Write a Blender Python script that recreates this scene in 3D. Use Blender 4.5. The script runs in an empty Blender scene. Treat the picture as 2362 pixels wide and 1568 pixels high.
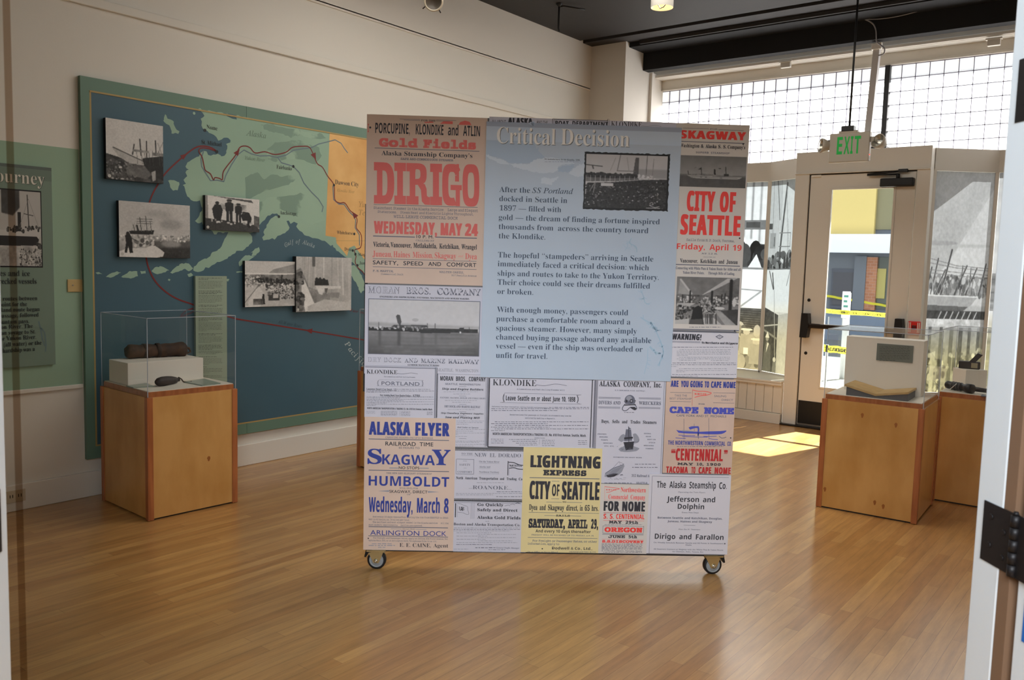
import bpy, bmesh, math, random
import numpy as np
from mathutils import Vector, Matrix

SC = bpy.context.scene
COL = SC.collection
random.seed(4)
RNG = np.random.default_rng(7)

# ------------------------------------------------------------------ camera
F_PX, CX, CY, CAM_H = 1955.13, 1181.0, 784.0, 1.5
def cam_axes(yaw, pitch, roll):
    f = np.array([-math.sin(yaw), math.cos(yaw), 0.0])
    r = np.array([math.cos(yaw), math.sin(yaw), 0.0])
    d = np.array([0, 0, -1.0])
    f2 = f*math.cos(pitch)+d*math.sin(pitch)
    d2 = d*math.cos(pitch)-f*math.sin(pitch)
    r3 = r*math.cos(roll)+d2*math.sin(roll)
    d3 = d2*math.cos(roll)-r*math.sin(roll)
    return np.array([r3, d3, f2])
AX = cam_axes(math.radians(38.088), math.radians(5.221), math.radians(-1.5646))
cam_data = bpy.data.cameras.new('camera')
cam_data.sensor_fit = 'HORIZONTAL'
cam_data.sensor_width = 23.6
cam_data.lens = F_PX/2362*23.6
cam_data.clip_start = 0.05
cam_data.dof.use_dof = True
cam_data.dof.focus_distance = 4.9
cam_data.dof.aperture_fstop = 5.0
cam = bpy.data.objects.new('camera', cam_data)
COL.objects.link(cam)
M3 = Matrix((AX[0], -AX[1], -AX[2])).transposed()
cam.matrix_world = Matrix.Translation((0, 0, CAM_H)) @ M3.to_4x4()
SC.camera = cam

# ------------------------------------------------------------------ light
SC.view_settings.view_transform = 'Standard'
SC.view_settings.look = 'None'
SC.view_settings.gamma = 1
SC.view_settings.use_curve_mapping = False
SC.view_settings.exposure = 0.28
SC.cycles.use_denoising = True
SC.cycles.max_bounces = 9
SC.cycles.diffuse_bounces = 5
SC.cycles.glossy_bounces = 4
SC.cycles.transmission_bounces = 4
SC.cycles.transparent_max_bounces = 20
SC.cycles.sample_clamp_indirect = 6
SC.cycles.caustics_reflective = False
SC.cycles.caustics_refractive = False

world = bpy.data.worlds.new('sky')
SC.world = world
world.use_nodes = True
bg = world.node_tree.nodes['Background']
bg.inputs[0].default_value = (0.86, 0.93, 1.0, 1)
bg.inputs[1].default_value = 1.5

def lamp(name, kind, loc, energy, color, look=None, **kw):
    l = bpy.data.lights.new(name, kind)
    l.energy = energy; l.color = color
    for k, v in kw.items(): setattr(l, k, v)
    o = bpy.data.objects.new(name, l); COL.objects.link(o)
    o.location = loc
    if look is not None:
        o.rotation_euler = (Vector(look)-Vector(loc)).to_track_quat('-Z', 'Y').to_euler()
    return o
lamp('sun', 'SUN', (0, 20, 20), 27.0, (1.0, 0.96, 0.90), (-0.17*20, 20-0.62*20, 20-0.77*20), angle=0.012)
lamp('hall_fill', 'AREA', (0.5, -1.0, 2.75), 150, (0.86, 0.93, 1.0), (-2.2, 3.2, 1.2), shape='RECTANGLE', size=1.8, size_y=1.2)  # unseen lamp added behind the camera as fill for the poster panel
lamp('jamb_fill', 'AREA', (-2.2, -1.4, 2.9), 22, (0.64, 0.84, 1.0), (-.6, 1.6, 1.0), shape='RECTANGLE', size=1.4, size_y=1.0)  # second unseen fill lamp, added to brighten the door jamb
lamp('gallery_fill', 'AREA', (-2.8, 4.5, 3.72), 58, (1.0, 0.93, 0.84), (-2.7, 4.7, 0), shape='RECTANGLE', size=2.6, size_y=2.6)  # unseen overhead area lamp added as fill for wall and floor

# ------------------------------------------------------------------ back-projection of measured points
CAMP = np.array([0, 0, CAM_H])
def ray(x, y):
    return AX.T @ np.array([x-CX, y-CY, F_PX])
def on_z(x, y, z=0.0):
    d = ray(x, y); return CAMP+d*((z-CAM_H)/d[2])
def on_y(x, y, yy):
    d = ray(x, y); return CAMP+d*(yy/d[1])
def on_x(x, y, xx):
    d = ray(x, y); return CAMP+d*(xx/d[0])

class Frame:
    """A vertical plane in the room: local x runs along it, z is up, -y is its front."""
    def __init__(s, o, rz):
        s.o = np.array(o, float); s.rz = rz
        s.d = np.array([math.cos(rz), math.sin(rz), 0]); s.n = np.array([-math.sin(rz), math.cos(rz), 0])
    def at(s, px, py):
        r = ray(px, py)
        t = ((s.o-CAMP)@s.n)/(r@s.n)
        p = CAMP+r*t-s.o
        return float(p@s.d), float(p[2])

# ------------------------------------------------------------------ objects
def link(o, parent=None):
    COL.objects.link(o)
    if parent is not None: o.parent = parent
    return o
def tag(o, label=None, cat=None, group=None, kind=None):
    if label: o['label'] = label
    if cat: o['category'] = cat
    if group: o['group'] = group
    if kind: o['kind'] = kind
    return o
def thing(name, label, cat, loc=(0, 0, 0), rz=0.0, group=None, kind=None):
    o = bpy.data.objects.new(name, None)
    o.empty_display_size = .1
    link(o); o.location = loc; o.rotation_euler = (0, 0, rz)
    return tag(o, label, cat, group, kind)
def dup(root, loc, rz, label, group=None):
    r = root.copy(); link(r); r.location = loc; r.rotation_euler = (0, 0, rz); r['label'] = label
    if group: r['group'] = group
    for ch in list(root.children):
        c = ch.copy(); link(c, r)
        for g in ch.children:
            link(g.copy(), c)
    return r

# ------------------------------------------------------------------ materials
def lin(c): 
    c = c/255.0
    return c/12.92 if c <= .04045 else ((c+.055)/1.055)**2.4
def C(r, g, b, k=1.0):
    return tuple(min(.92, lin(v)*k) for v in (r, g, b))
MATS = {}
def mat(name, color=(.5, .5, .5), rough=.6, metal=0.0, spec=.4, noise=None, bump=None, coat=0.0, emit=None):
    if name in MATS: return MATS[name]
    m = bpy.data.materials.new(name); m.use_nodes = True
    nt = m.node_tree; b = nt.nodes['Principled BSDF']
    b.inputs['Base Color'].default_value = (*color, 1)
    b.inputs['Roughness'].default_value = rough
    b.inputs['Metallic'].default_value = metal
    b.inputs['Specular IOR Level'].default_value = spec
    b.inputs['Coat Weight'].default_value = coat
    if emit:
        b.inputs['Emission Color'].default_value = (*emit[:3], 1); b.inputs['Emission Strength'].default_value = emit[3]
    if noise or bump:
        tc = nt.nodes.new('ShaderNodeTexCoord'); mp = nt.nodes.new('ShaderNodeMapping')
        nt.links.new(tc.outputs['Object'], mp.inputs[0])
        tx = nt.nodes.new('ShaderNodeTexNoise'); nt.links.new(mp.outputs[0], tx.inputs[0])
        sc, amt = (noise[0], noise[1]) if noise else (bump[0], 0)
        tx.inputs['Scale'].default_value = sc; tx.inputs['Detail'].default_value = 6
        if noise and len(noise) > 2: mp.inputs['Scale'].default_value = noise[2]
        if noise:
            rp = nt.nodes.new('ShaderNodeValToRGB')
            nt.links.new(tx.outputs['Fac'], rp.inputs[0])
            c2 = noise[3] if len(noise) > 3 else tuple(v*(1-amt) for v in color)
            rp.color_ramp.elements[0].position = .35; rp.color_ramp.elements[0].color = (*c2, 1)
            rp.color_ramp.elements[1].position = .65; rp.color_ramp.elements[1].color = (*color, 1)
            nt.links.new(rp.outputs[0], b.inputs['Base Color'])
        if bump:
            bp = nt.nodes.new('ShaderNodeBump'); bp.inputs['Strength'].default_value = bump[1]; bp.inputs['Distance'].default_value = .004
            nt.links.new(tx.outputs['Fac'], bp.inputs['Height']); nt.links.new(bp.outputs[0], b.inputs['Normal'])
    MATS[name] = m
    return m
def mat_print(name, gain=1.0, rough=.5, translucent=0.0):
    """printed picture: reads the picture's own printed tones from the mesh"""
    if name in MATS: return MATS[name]
    m = bpy.data.materials.new(name); m.use_nodes = True
    nt = m.node_tree; b = nt.nodes['Principled BSDF']
    a = nt.nodes.new('ShaderNodeAttribute'); a.attribute_name = 'ink'
    mx = nt.nodes.new('ShaderNodeMix'); mx.data_type = 'RGBA'; mx.blend_type = 'MULTIPLY'; mx.inputs[0].default_value = 1
    mx.inputs[7].default_value = (gain, gain, gain, 1)
    nt.links.new(a.outputs['Color'], mx.inputs[6])
    nt.links.new(mx.outputs[2], b.inputs['Base Color'])
    b.inputs['Roughness'].default_value = rough
    if translucent:
        t = nt.nodes.new('ShaderNodeBsdfTranslucent'); nt.links.new(mx.outputs[2], t.inputs[0])
        ms = nt.nodes.new('ShaderNodeMixShader'); ms.inputs[0].default_value = translucent
        nt.links.new(b.outputs[0], ms.inputs[1]); nt.links.new(t.outputs[0], ms.inputs[2])
        nt.links.new(ms.outputs[0], nt.nodes['Material Output'].inputs[0])
    MATS[name] = m
    return m
def mat_glass(name, tint=(1, 1, 1), refl=.08, rough=0.0):
    if name in MATS: return MATS[name]
    m = bpy.data.materials.new(name); m.use_nodes = True
    nt = m.node_tree; nt.nodes.remove(nt.nodes['Principled BSDF'])
    t = nt.nodes.new('ShaderNodeBsdfTransparent'); t.inputs[0].default_value = (*tint, 1)
    g = nt.nodes.new('ShaderNodeBsdfGlossy'); g.inputs['Roughness'].default_value = rough
    lw = nt.nodes.new('ShaderNodeLayerWeight'); lw.inputs[0].default_value = .5
    pw = nt.nodes.new('ShaderNodeMath'); pw.operation = 'POWER'; pw.inputs[1].default_value = 4.0
    nt.links.new(lw.outputs['Facing'], pw.inputs[0])
    mul = nt.nodes.new('ShaderNodeMath'); mul.operation = 'MULTIPLY_ADD'; mul.inputs[1].default_value = .6; mul.inputs[2].default_value = refl*.6
    nt.links.new(pw.outputs[0], mul.inputs[0])
    ms = nt.nodes.new('ShaderNodeMixShader'); nt.links.new(mul.outputs[0], ms.inputs[0])
    nt.links.new(t.outputs[0], ms.inputs[1]); nt.links.new(g.outputs[0], ms.inputs[2])
    nt.links.new(ms.outputs[0], nt.nodes['Material Output'].inputs[0])
    MATS[name] = m
    return m
def mat_translucent(name, color, fac=.8, wave=None):
    if name in MATS: return MATS[name]
    m = bpy.data.materials.new(name); m.use_nodes = True
    nt = m.node_tree; b = nt.nodes['Principled BSDF']
    b.inputs['Base Color'].default_value = (*color, 1); b.inputs['Roughness'].default_value = .35
    t = nt.nodes.new('ShaderNodeBsdfTranslucent'); t.inputs[0].default_value = (*color, 1)
    ms = nt.nodes.new('ShaderNodeMixShader'); ms.inputs[0].default_value = fac
    nt.links.new(b.outputs[0], ms.inputs[1]); nt.links.new(t.outputs[0], ms.inputs[2])
    nt.links.new(ms.outputs[0], nt.nodes['Material Output'].inputs[0])
    MATS[name] = m
    return m
def mat_wood(name, c1, c2, scale, stretch, rough, coat=0.0):
    if name in MATS: return MATS[name]
    m = mat(name, c1, rough, spec=.5, noise=(scale, .3, stretch, c2), coat=coat)
    return m
def mat_floor():
    m = bpy.data.materials.new('maple strip flooring'); m.use_nodes = True
    nt = m.node_tree; b = nt.nodes['Principled BSDF']
    tc = nt.nodes.new('ShaderNodeTexCoord')
    sp = nt.nodes.new('ShaderNodeSeparateXYZ'); nt.links.new(tc.outputs['Object'], sp.inputs[0])
    cb = nt.nodes.new('ShaderNodeCombineXYZ')
    nt.links.new(sp.outputs['Y'], cb.inputs['X']); nt.links.new(sp.outputs['X'], cb.inputs['Y'])
    br = nt.nodes.new('ShaderNodeTexBrick'); nt.links.new(cb.outputs[0], br.inputs['Vector'])
    br.inputs['Color1'].default_value = (*C(200, 153, 92), 1)
    br.inputs['Color2'].default_value = (*C(176, 126, 70), 1)
    br.inputs['Mortar'].default_value = (*C(120, 80, 42), 1)
    br.inputs['Scale'].default_value = 1; br.inputs['Mortar Size'].default_value = .0006
    br.inputs['Brick Width'].default_value = .95; br.inputs['Row Height'].default_value = .057
    br.offset = .37; br.offset_frequency = 3; br.squash = 1.3; br.squash_frequency = 2
    mp = nt.nodes.new('ShaderNodeMapping'); mp.inputs['Scale'].default_value = (14, 1.2, 1)
    nt.links.new(tc.outputs['Object'], mp.inputs[0])
    n1 = nt.nodes.new('ShaderNodeTexNoise'); n1.inputs['Scale'].default_value = 2.6; n1.inputs['Detail'].default_value = 8; n1.inputs['Roughness'].default_value = .65
    nt.links.new(mp.outputs[0], n1.inputs[0])
    mr = nt.nodes.new('ShaderNodeMapRange'); mr.inputs[1].default_value = .3; mr.inputs[2].default_value = .7; mr.inputs[3].default_value = .72; mr.inputs[4].default_value = 1.12
    nt.links.new(n1.outputs['Fac'], mr.inputs[0])
    mx = nt.nodes.new('ShaderNodeMix'); mx.data_type = 'RGBA'; mx.blend_type = 'MULTIPLY'; mx.inputs[0].default_value = 1
    nt.links.new(br.outputs['Color'], mx.inputs[6]); nt.links.new(mr.outputs[0], mx.inputs[7])
    nt.links.new(mx.outputs[2], b.inputs['Base Color'])
    n2 = nt.nodes.new('ShaderNodeTexNoise'); n2.inputs['Scale'].default_value = 5
    nt.links.new(tc.outputs['Object'], n2.inputs[0])
    r2 = nt.nodes.new('ShaderNodeMapRange'); r2.inputs[3].default_value = .26; r2.inputs[4].default_value = .38; b.inputs['Coat Weight'].default_value = .55; b.inputs['Coat Roughness'].default_value = .2
    nt.links.new(n2.outputs['Fac'], r2.inputs[0]); nt.links.new(r2.outputs[0], b.inputs['Roughness'])
    b.inputs['Specular IOR Level'].default_value = .5
    MATS['floor'] = m
    return m
def mat_picture_land(name, ca, cb, scale):
    return mat(name, ca, .7, noise=(scale, .2, (1, 1, 1), cb))

# ------------------------------------------------------------------ mesh builder
class MB:
    def __init__(s): s.v = []; s.f = []; s.fm = []; s.mats = []; s.smooth = []
    def mi(s, m):
        if isinstance(m, str): m = MATS[m]
        if m not in s.mats: s.mats.append(m)
        return s.mats.index(m)
    def add(s, vs, fs, m, smooth=False):
        b = len(s.v); i = s.mi(m)
        s.v.extend([tuple(map(float, p)) for p in vs])
        for f in fs:
            s.f.append([b+k for k in f]); s.fm.append(i); s.smooth.append(smooth)
        return s
    def box(s, x0, x1, y0, y1, z0, z1, m):
        vs = [(x0, y0, z0), (x1, y0, z0), (x1, y1, z0), (x0, y1, z0), (x0, y0, z1), (x1, y0, z1), (x1, y1, z1), (x0, y1, z1)]
        return s.add(vs, [(3, 2, 1, 0), (4, 5, 6, 7), (0, 1, 5, 4), (1, 2, 6, 5), (2, 3, 7, 6), (3, 0, 4, 7)], m)
    def bbox(s, x0, x1, y0, y1, z0, z1, m, r=.004):
        """box with chamfered edges"""
        bm = bmesh.new(); bmesh.ops.create_cube(bm, size=1)
        for v in bm.verts:
            v.co = Vector(((x0+x1)/2+v.co.x*(x1-x0), (y0+y1)/2+v.co.y*(y1-y0), (z0+z1)/2+v.co.z*(z1-z0)))
        bmesh.ops.bevel(bm, geom=list(bm.edges), offset=min(r, .45*min(x1-x0, y1-y0, z1-z0)), segments=2, affect='EDGES', profile=.5)
        bm.verts.index_update()
        s.add([v.co for v in bm.verts], [[v.index for v in f.verts] for f in bm.faces], m); bm.free()
        return s
    def prism(s, pts, z0, z1, m):
        n = len(pts)
        vs = [(p[0], p[1], z0) for p in pts]+[(p[0], p[1], z1) for p in pts]
        fs = [list(range(n))[::-1], list(range(n, 2*n))]+[(i, (i+1) % n, n+(i+1) % n, n+i) for i in range(n)]
        return s.add(vs, fs, m)
    def slab(s, pts, y0, y1, m):
        """polygon in x,z pushed through y"""
        n = len(pts)
        vs = [(p[0], y0, p[1]) for p in pts]+[(p[0], y1, p[1]) for p in pts]
        fs = [list(range(n)), list(range(n, 2*n))[::-1]]+[(i, n+i, n+(i+1) % n, (i+1) % n) for i in range(n)]
        return s.add(vs, fs, m)
    def beam(s, a, b, w, z0, z1, m):
        """vertical board standing on the plan line a-b, w thick (centred)"""
        a = np.array(a, float); b = np.array(b, float); d = (b-a)/np.linalg.norm(b-a); n = np.array([-d[1], d[0]])*w/2
        return s.prism([a+n, a-n, b-n, b+n], z0, z1, m)
    def poly(s, pts, y, m):
        return s.add([(p[0], y, p[1]) for p in pts], [list(range(len(pts)))], m)
    def cyl(s, p0, p1, r0, r1, m, n=20, caps=True):
        return s.tube([p0, p1], [r0, r1], m, n, caps)
    def tube(s, path, rad, m, n=12, caps=True):
        P = [Vector(p) for p in path]
        if not hasattr(rad, '__len__'): rad = [rad]*len(P)
        vs = []; up = None
        for i, p in enumerate(P):
            t = (P[min(i+1, len(P)-1)]-P[max(i-1, 0)]).normalized()
            if up is None:
                up = t.orthogonal().normalized()
            else:
                up = (up-t*up.dot(t)).normalized()
            w = t.cross(up)
            for k in range(n):
                a = 2*math.pi*k/n
                vs.append(p+(up*math.cos(a)+w*math.sin(a))*rad[i])
        fs = []
        for i in range(len(P)-1):
            for k in range(n):
                fs.append((i*n+k, i*n+(k+1) % n, (i+1)*n+(k+1) % n, (i+1)*n+k))
        s.add(vs, fs, m, True)
        if caps:
            b = len(s.v)-len(vs); i = s.mi(m)
            s.f.append([b+k for k in range(n)][::-1]); s.fm.append(i); s.smooth.append(False)
            s.f.append([b+(len(P)-1)*n+k for k in range(n)]); s.fm.append(i); s.smooth.append(False)
        return s
    def lathe(s, prof, o, axis, m, n=28):
        """prof = (radius, distance along axis) pairs"""
        a = Vector(axis).normalized(); u = a.orthogonal().normalized(); w = a.cross(u); o = Vector(o)
        vs = []
        for r, h in prof:
            for k in range(n):
                t = 2*math.pi*k/n
                vs.append(o+a*h+(u*math.cos(t)+w*math.sin(t))*max(r, 1e-5))
        fs = []
        for i in range(len(prof)-1):
            for k in range(n):
                fs.append((i*n+k, i*n+(k+1) % n, (i+1)*n+(k+1) % n, (i+1)*n+k))
        return s.add(vs, fs, m, True)
    def stroke(s, pts, w, y, m):
        """flat printed line of width w in the x,z plane"""
        P = [np.array(p, float) for p in pts]
        L = []; R = []
        for i, p in enumerate(P):
            t = P[min(i+1, len(P)-1)]-P[max(i-1, 0)]; t = t/(np.linalg.norm(t)+1e-9)
            n = np.array([-t[1], t[0]])*w/2
            L.append(p+n); R.append(p-n)
        vs = [(p[0], y, p[1]) for p in L]+[(p[0], y, p[1]) for p in R]
        k = len(P)
        return s.add(vs, [(i, k+i, k+i+1, i+1) for i in range(k-1)], m)
    def disc(s, c, r, y, m, n=18, sx=1.0):
        return s.poly([(c[0]+r*sx*math.cos(2*math.pi*i/n), c[1]+r*math.sin(2*math.pi*i/n)) for i in range(n)], y, m)
    def build(s, name, parent=None, label=None, cat=None, group=None, kind=None, loc=None, rz=0.0):
        me = bpy.data.meshes.new(name)
        me.from_pydata(s.v, [], s.f)
        for m in s.mats: me.materials.append(m)
        me.polygons.foreach_set('material_index', s.fm)
        me.polygons.foreach_set('use_smooth', s.smooth)
        me.update()
        o = bpy.data.objects.new(name, me); link(o, parent)
        if loc is not None: o.location = loc
        if rz: o.rotation_euler = (0, 0, rz)
        return tag(o, label, cat, group, kind)

# ------------------------------------------------------------------ lettering
def alpha(s, U, L, D):
    o = ''
    for ch in s:
        if U and 'A' <= ch <= 'Z': o += chr(U+ord(ch)-65)
        elif L and 'a' <= ch <= 'z': o += '\u210e' if (L == 0x1D44E and ch == 'h') else chr(L+ord(ch)-97)
        elif D and '0' <= ch <= '9': o += chr(D+ord(ch)-48)
        else: o += ch
    return o
SERB = (0x1D400, 0x1D41A, 0x1D7CE); SERI = (0x1D434, 0x1D44E, 0x1D7CE); SERBI = (0x1D468, 0x1D482, 0x1D7CE)
SANB = (0x1D5D4, 0x1D5EE, 0x1D7EC); SANBI = (0x1D63C, 0x1D656, 0x1D7EC); MONO = (0x1D670, 0x1D68A, 0x1D7F6)
STY = dict(sans=(None, 0.0, 1.0), sansm=(None, 0.0, 1.05, .012, .008), sansb=(SANB, 0.0, 1.0), sansk=(SANB, 0.0, 1.08, .022, .004), sanskk=(SANB, 0.0, 1.18, .058, .012), sansbi=(SANBI, 0.0, 1.06, .014, .004),
           serb=(SERB, 0.0, 1.0), serm=(SERB, -.006, 1.0), serl=(SERB, -.008, 1.0), serk=(SERB, 0.0, 1.06, .014, .010), seri=(SERI, .004, 1.0), serbi=(SERBI, 0.0, 1.0),
           mono=(MONO, .004, .95), monob=(MONO, 0.0, .95, .014, .008), slab=(MONO, 0.0, 1.0, .048, .024), slabk=(MONO, 0.0, 1.06, .060, .038))
GLY = {}
def glyphs(s, style):
    key = (s, style)
    if key in GLY: return GLY[key]
    fam, off, spc = STY[style][:3]
    c = bpy.data.curves.new('t', 'FONT')
    c.body = alpha(s, *fam) if fam else s
    c.size = 1; c.offset = off; c.space_character = spc
    c.resolution_u = 3; c.fill_mode = 'FRONT' if hasattr(c, 'fill_mode') else c.fill_mode
    o = bpy.data.objects.new('t', c)
    me = o.to_mesh()
    n = len(me.vertices); co = np.zeros(n*3); me.vertices.foreach_get('co', co)
    co = co.reshape(-1, 3)[:, :2].copy()
    fs = [list(p.vertices) for p in me.polygons]
    o.to_mesh_clear(); bpy.data.objects.remove(o); bpy.data.curves.remove(c)
    GLY[key] = (co, fs)
    return GLY[key]
def cap_h(style):
    co, _ = glyphs('H', style)
    return co[:, 1].min(), co[:, 1].max()
def put_text(mb, s, style, m, x0, x1, zb, cap, y, shear=0.0, rot=0.0):
    """s from x0 to x1 with its baseline at zb and capitals cap high, printed on the plane y"""
    co, fs = glyphs(s, style)
    if len(co) == 0: return
    lo, hi = cap_h(style)
    k = cap/(hi-lo)
    a, b = co[:, 0].min(), co[:, 0].max()
    st = STY[style]; dx = dz = 0.0
    if len(st) > 3:                            # heavy faces: the letter struck again a little to each side
        dx = st[3]*min(k, 1.1*abs(x1-x0)/(b-a)); dz = st[4]*min(k, 1.6*abs(x1-x0)/(b-a))
    X0 = (co[:, 0]-a)*(x1-x0-2*dx)/(b-a)+dx; Z0 = (co[:, 1]-lo)*(cap-2*dz)/(hi-lo)+dz
    for q, (ox, oz) in enumerate(((0, 0),) if not dx else ((-dx, -dz), (dx, -dz), (-dx, dz), (dx, dz)) if st[3] < .045 else ((-dx, -dz), (0, -dz), (dx, -dz), (-dx, dz), (0, dz), (dx, dz))):
        X = X0+ox; Z = Z0+oz
        X = X+Z*shear
        if rot:
            X, Z = X*math.cos(rot)-Z*math.sin(rot), X*math.sin(rot)+Z*math.cos(rot)
        mb.add(np.stack([X+x0, np.full(len(X), y-q*.00008), Z+zb], 1), fs, m)

class Sheet:
    """a printed sheet on a Frame; positions are read off an enlarged detail of the photograph"""
    def __init__(s, fr, zoom, thick, back=0.0):
        s.fr = fr; s.z = zoom; s.mb = MB(); s.back = back; s.y = back-thick; s.ink = s.y-.0006
    def at(s, x, y):
        ox, oy, k = s.z
        return s.fr.at(ox+x/k, oy+y/k)
    def paper(s, m, TL, BR):
        (x0, z1), (x1, z0) = s.at(*TL), s.at(*BR)
        s.mb.box(x0, x1, s.y, s.back, z0, z1, m); s.rect = (x0, x1, z0, z1)
        return s
    def px(s, x, y):
        a = s.at(x, y); b = s.at(x, y+10)
        return (a[1]-b[1])/10
    def w(s, words, base, cap, style, m, shear=0.0, dy=0.0, ink=None):
        z = None
        for t, x0, x1 in words:
            if z is None: z = s.at(x0, base)[1]; k = s.px(x0, base)
            put_text(s.mb, t, style, m, s.at(x0, base)[0], s.at(x1, base)[0], z, cap*k, s.ink if ink is None else ink, shear)
        return s
    def t(s, text, x0, x1, base, cap, style, m, shear=0.0, ink=None):
        return s.w([(text, x0, x1)], base, cap, style, m, shear, ink=ink)
    def outline(s, words, base, cap, style, dark, light):
        s.w(words, base, cap, style, dark)
        st = {'serk': 'serl', 'serb': 'serl'}[style]
        for t, x0, x1 in words:
            d = (x1-x0)*.012+1.5
            s.w([(t, x0+d, x1-d)], base-cap*.035, cap*.93, st, light, ink=s.ink-.0004)
    def rule(s, x0, x1, y, th, m):
        a = s.at(x0, y); b = s.at(x1, y); k = s.px(x0, y)*th/2
        s.mb.poly([(a[0], a[1]+k), (b[0], a[1]+k), (b[0], a[1]-k), (a[0], a[1]-k)][::-1], s.ink, m); return s
    def vrule(s, x, y0, y1, th, m):
        a = s.at(x, y0); b = s.at(x, y1); k = s.px(x, y0)*th/2
        s.mb.poly([(a[0]-k, a[1]), (a[0]+k, a[1]), (a[0]+k, b[1]), (a[0]-k, b[1])][::-1], s.ink, m); return s
    def area(s, pts, m, lift=0.0):
        s.mb.poly([s.at(*p) for p in pts], s.ink-lift, m); return s
    def line(s, pts, th, m, lift=0.0):
        s.mb.stroke([s.at(*p) for p in pts], s.px(*pts[0])*th, s.ink-lift, m); return s
    def dot(s, x, y, r, m):
        s.mb.disc(s.at(x, y), s.px(x, y)*r, s.ink-.0006, m); return s
    def frame(s, x0, y0, x1, y1, th, m):
        s.rule(x0, x1, y0, th, m); s.rule(x0, x1, y1, th, m); s.vrule(x0, y0, y1, th, m); s.vrule(x1, y0, y1, th, m); return s
    def small(s, x0, x1, y, h, m, fill=.9):
        """a line of type too small to read: short uneven marks"""
        x = x0; end = x0+(x1-x0)*fill
        while x < end:
            wd = h*random.uniform(1.0, 4.2)
            xe = min(x+wd, end)
            hh = h*random.uniform(.42, .6)
            s.rule(x, xe, y-hh/2-h*.05, hh, m)
            x = xe+h*.75
        return s

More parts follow.
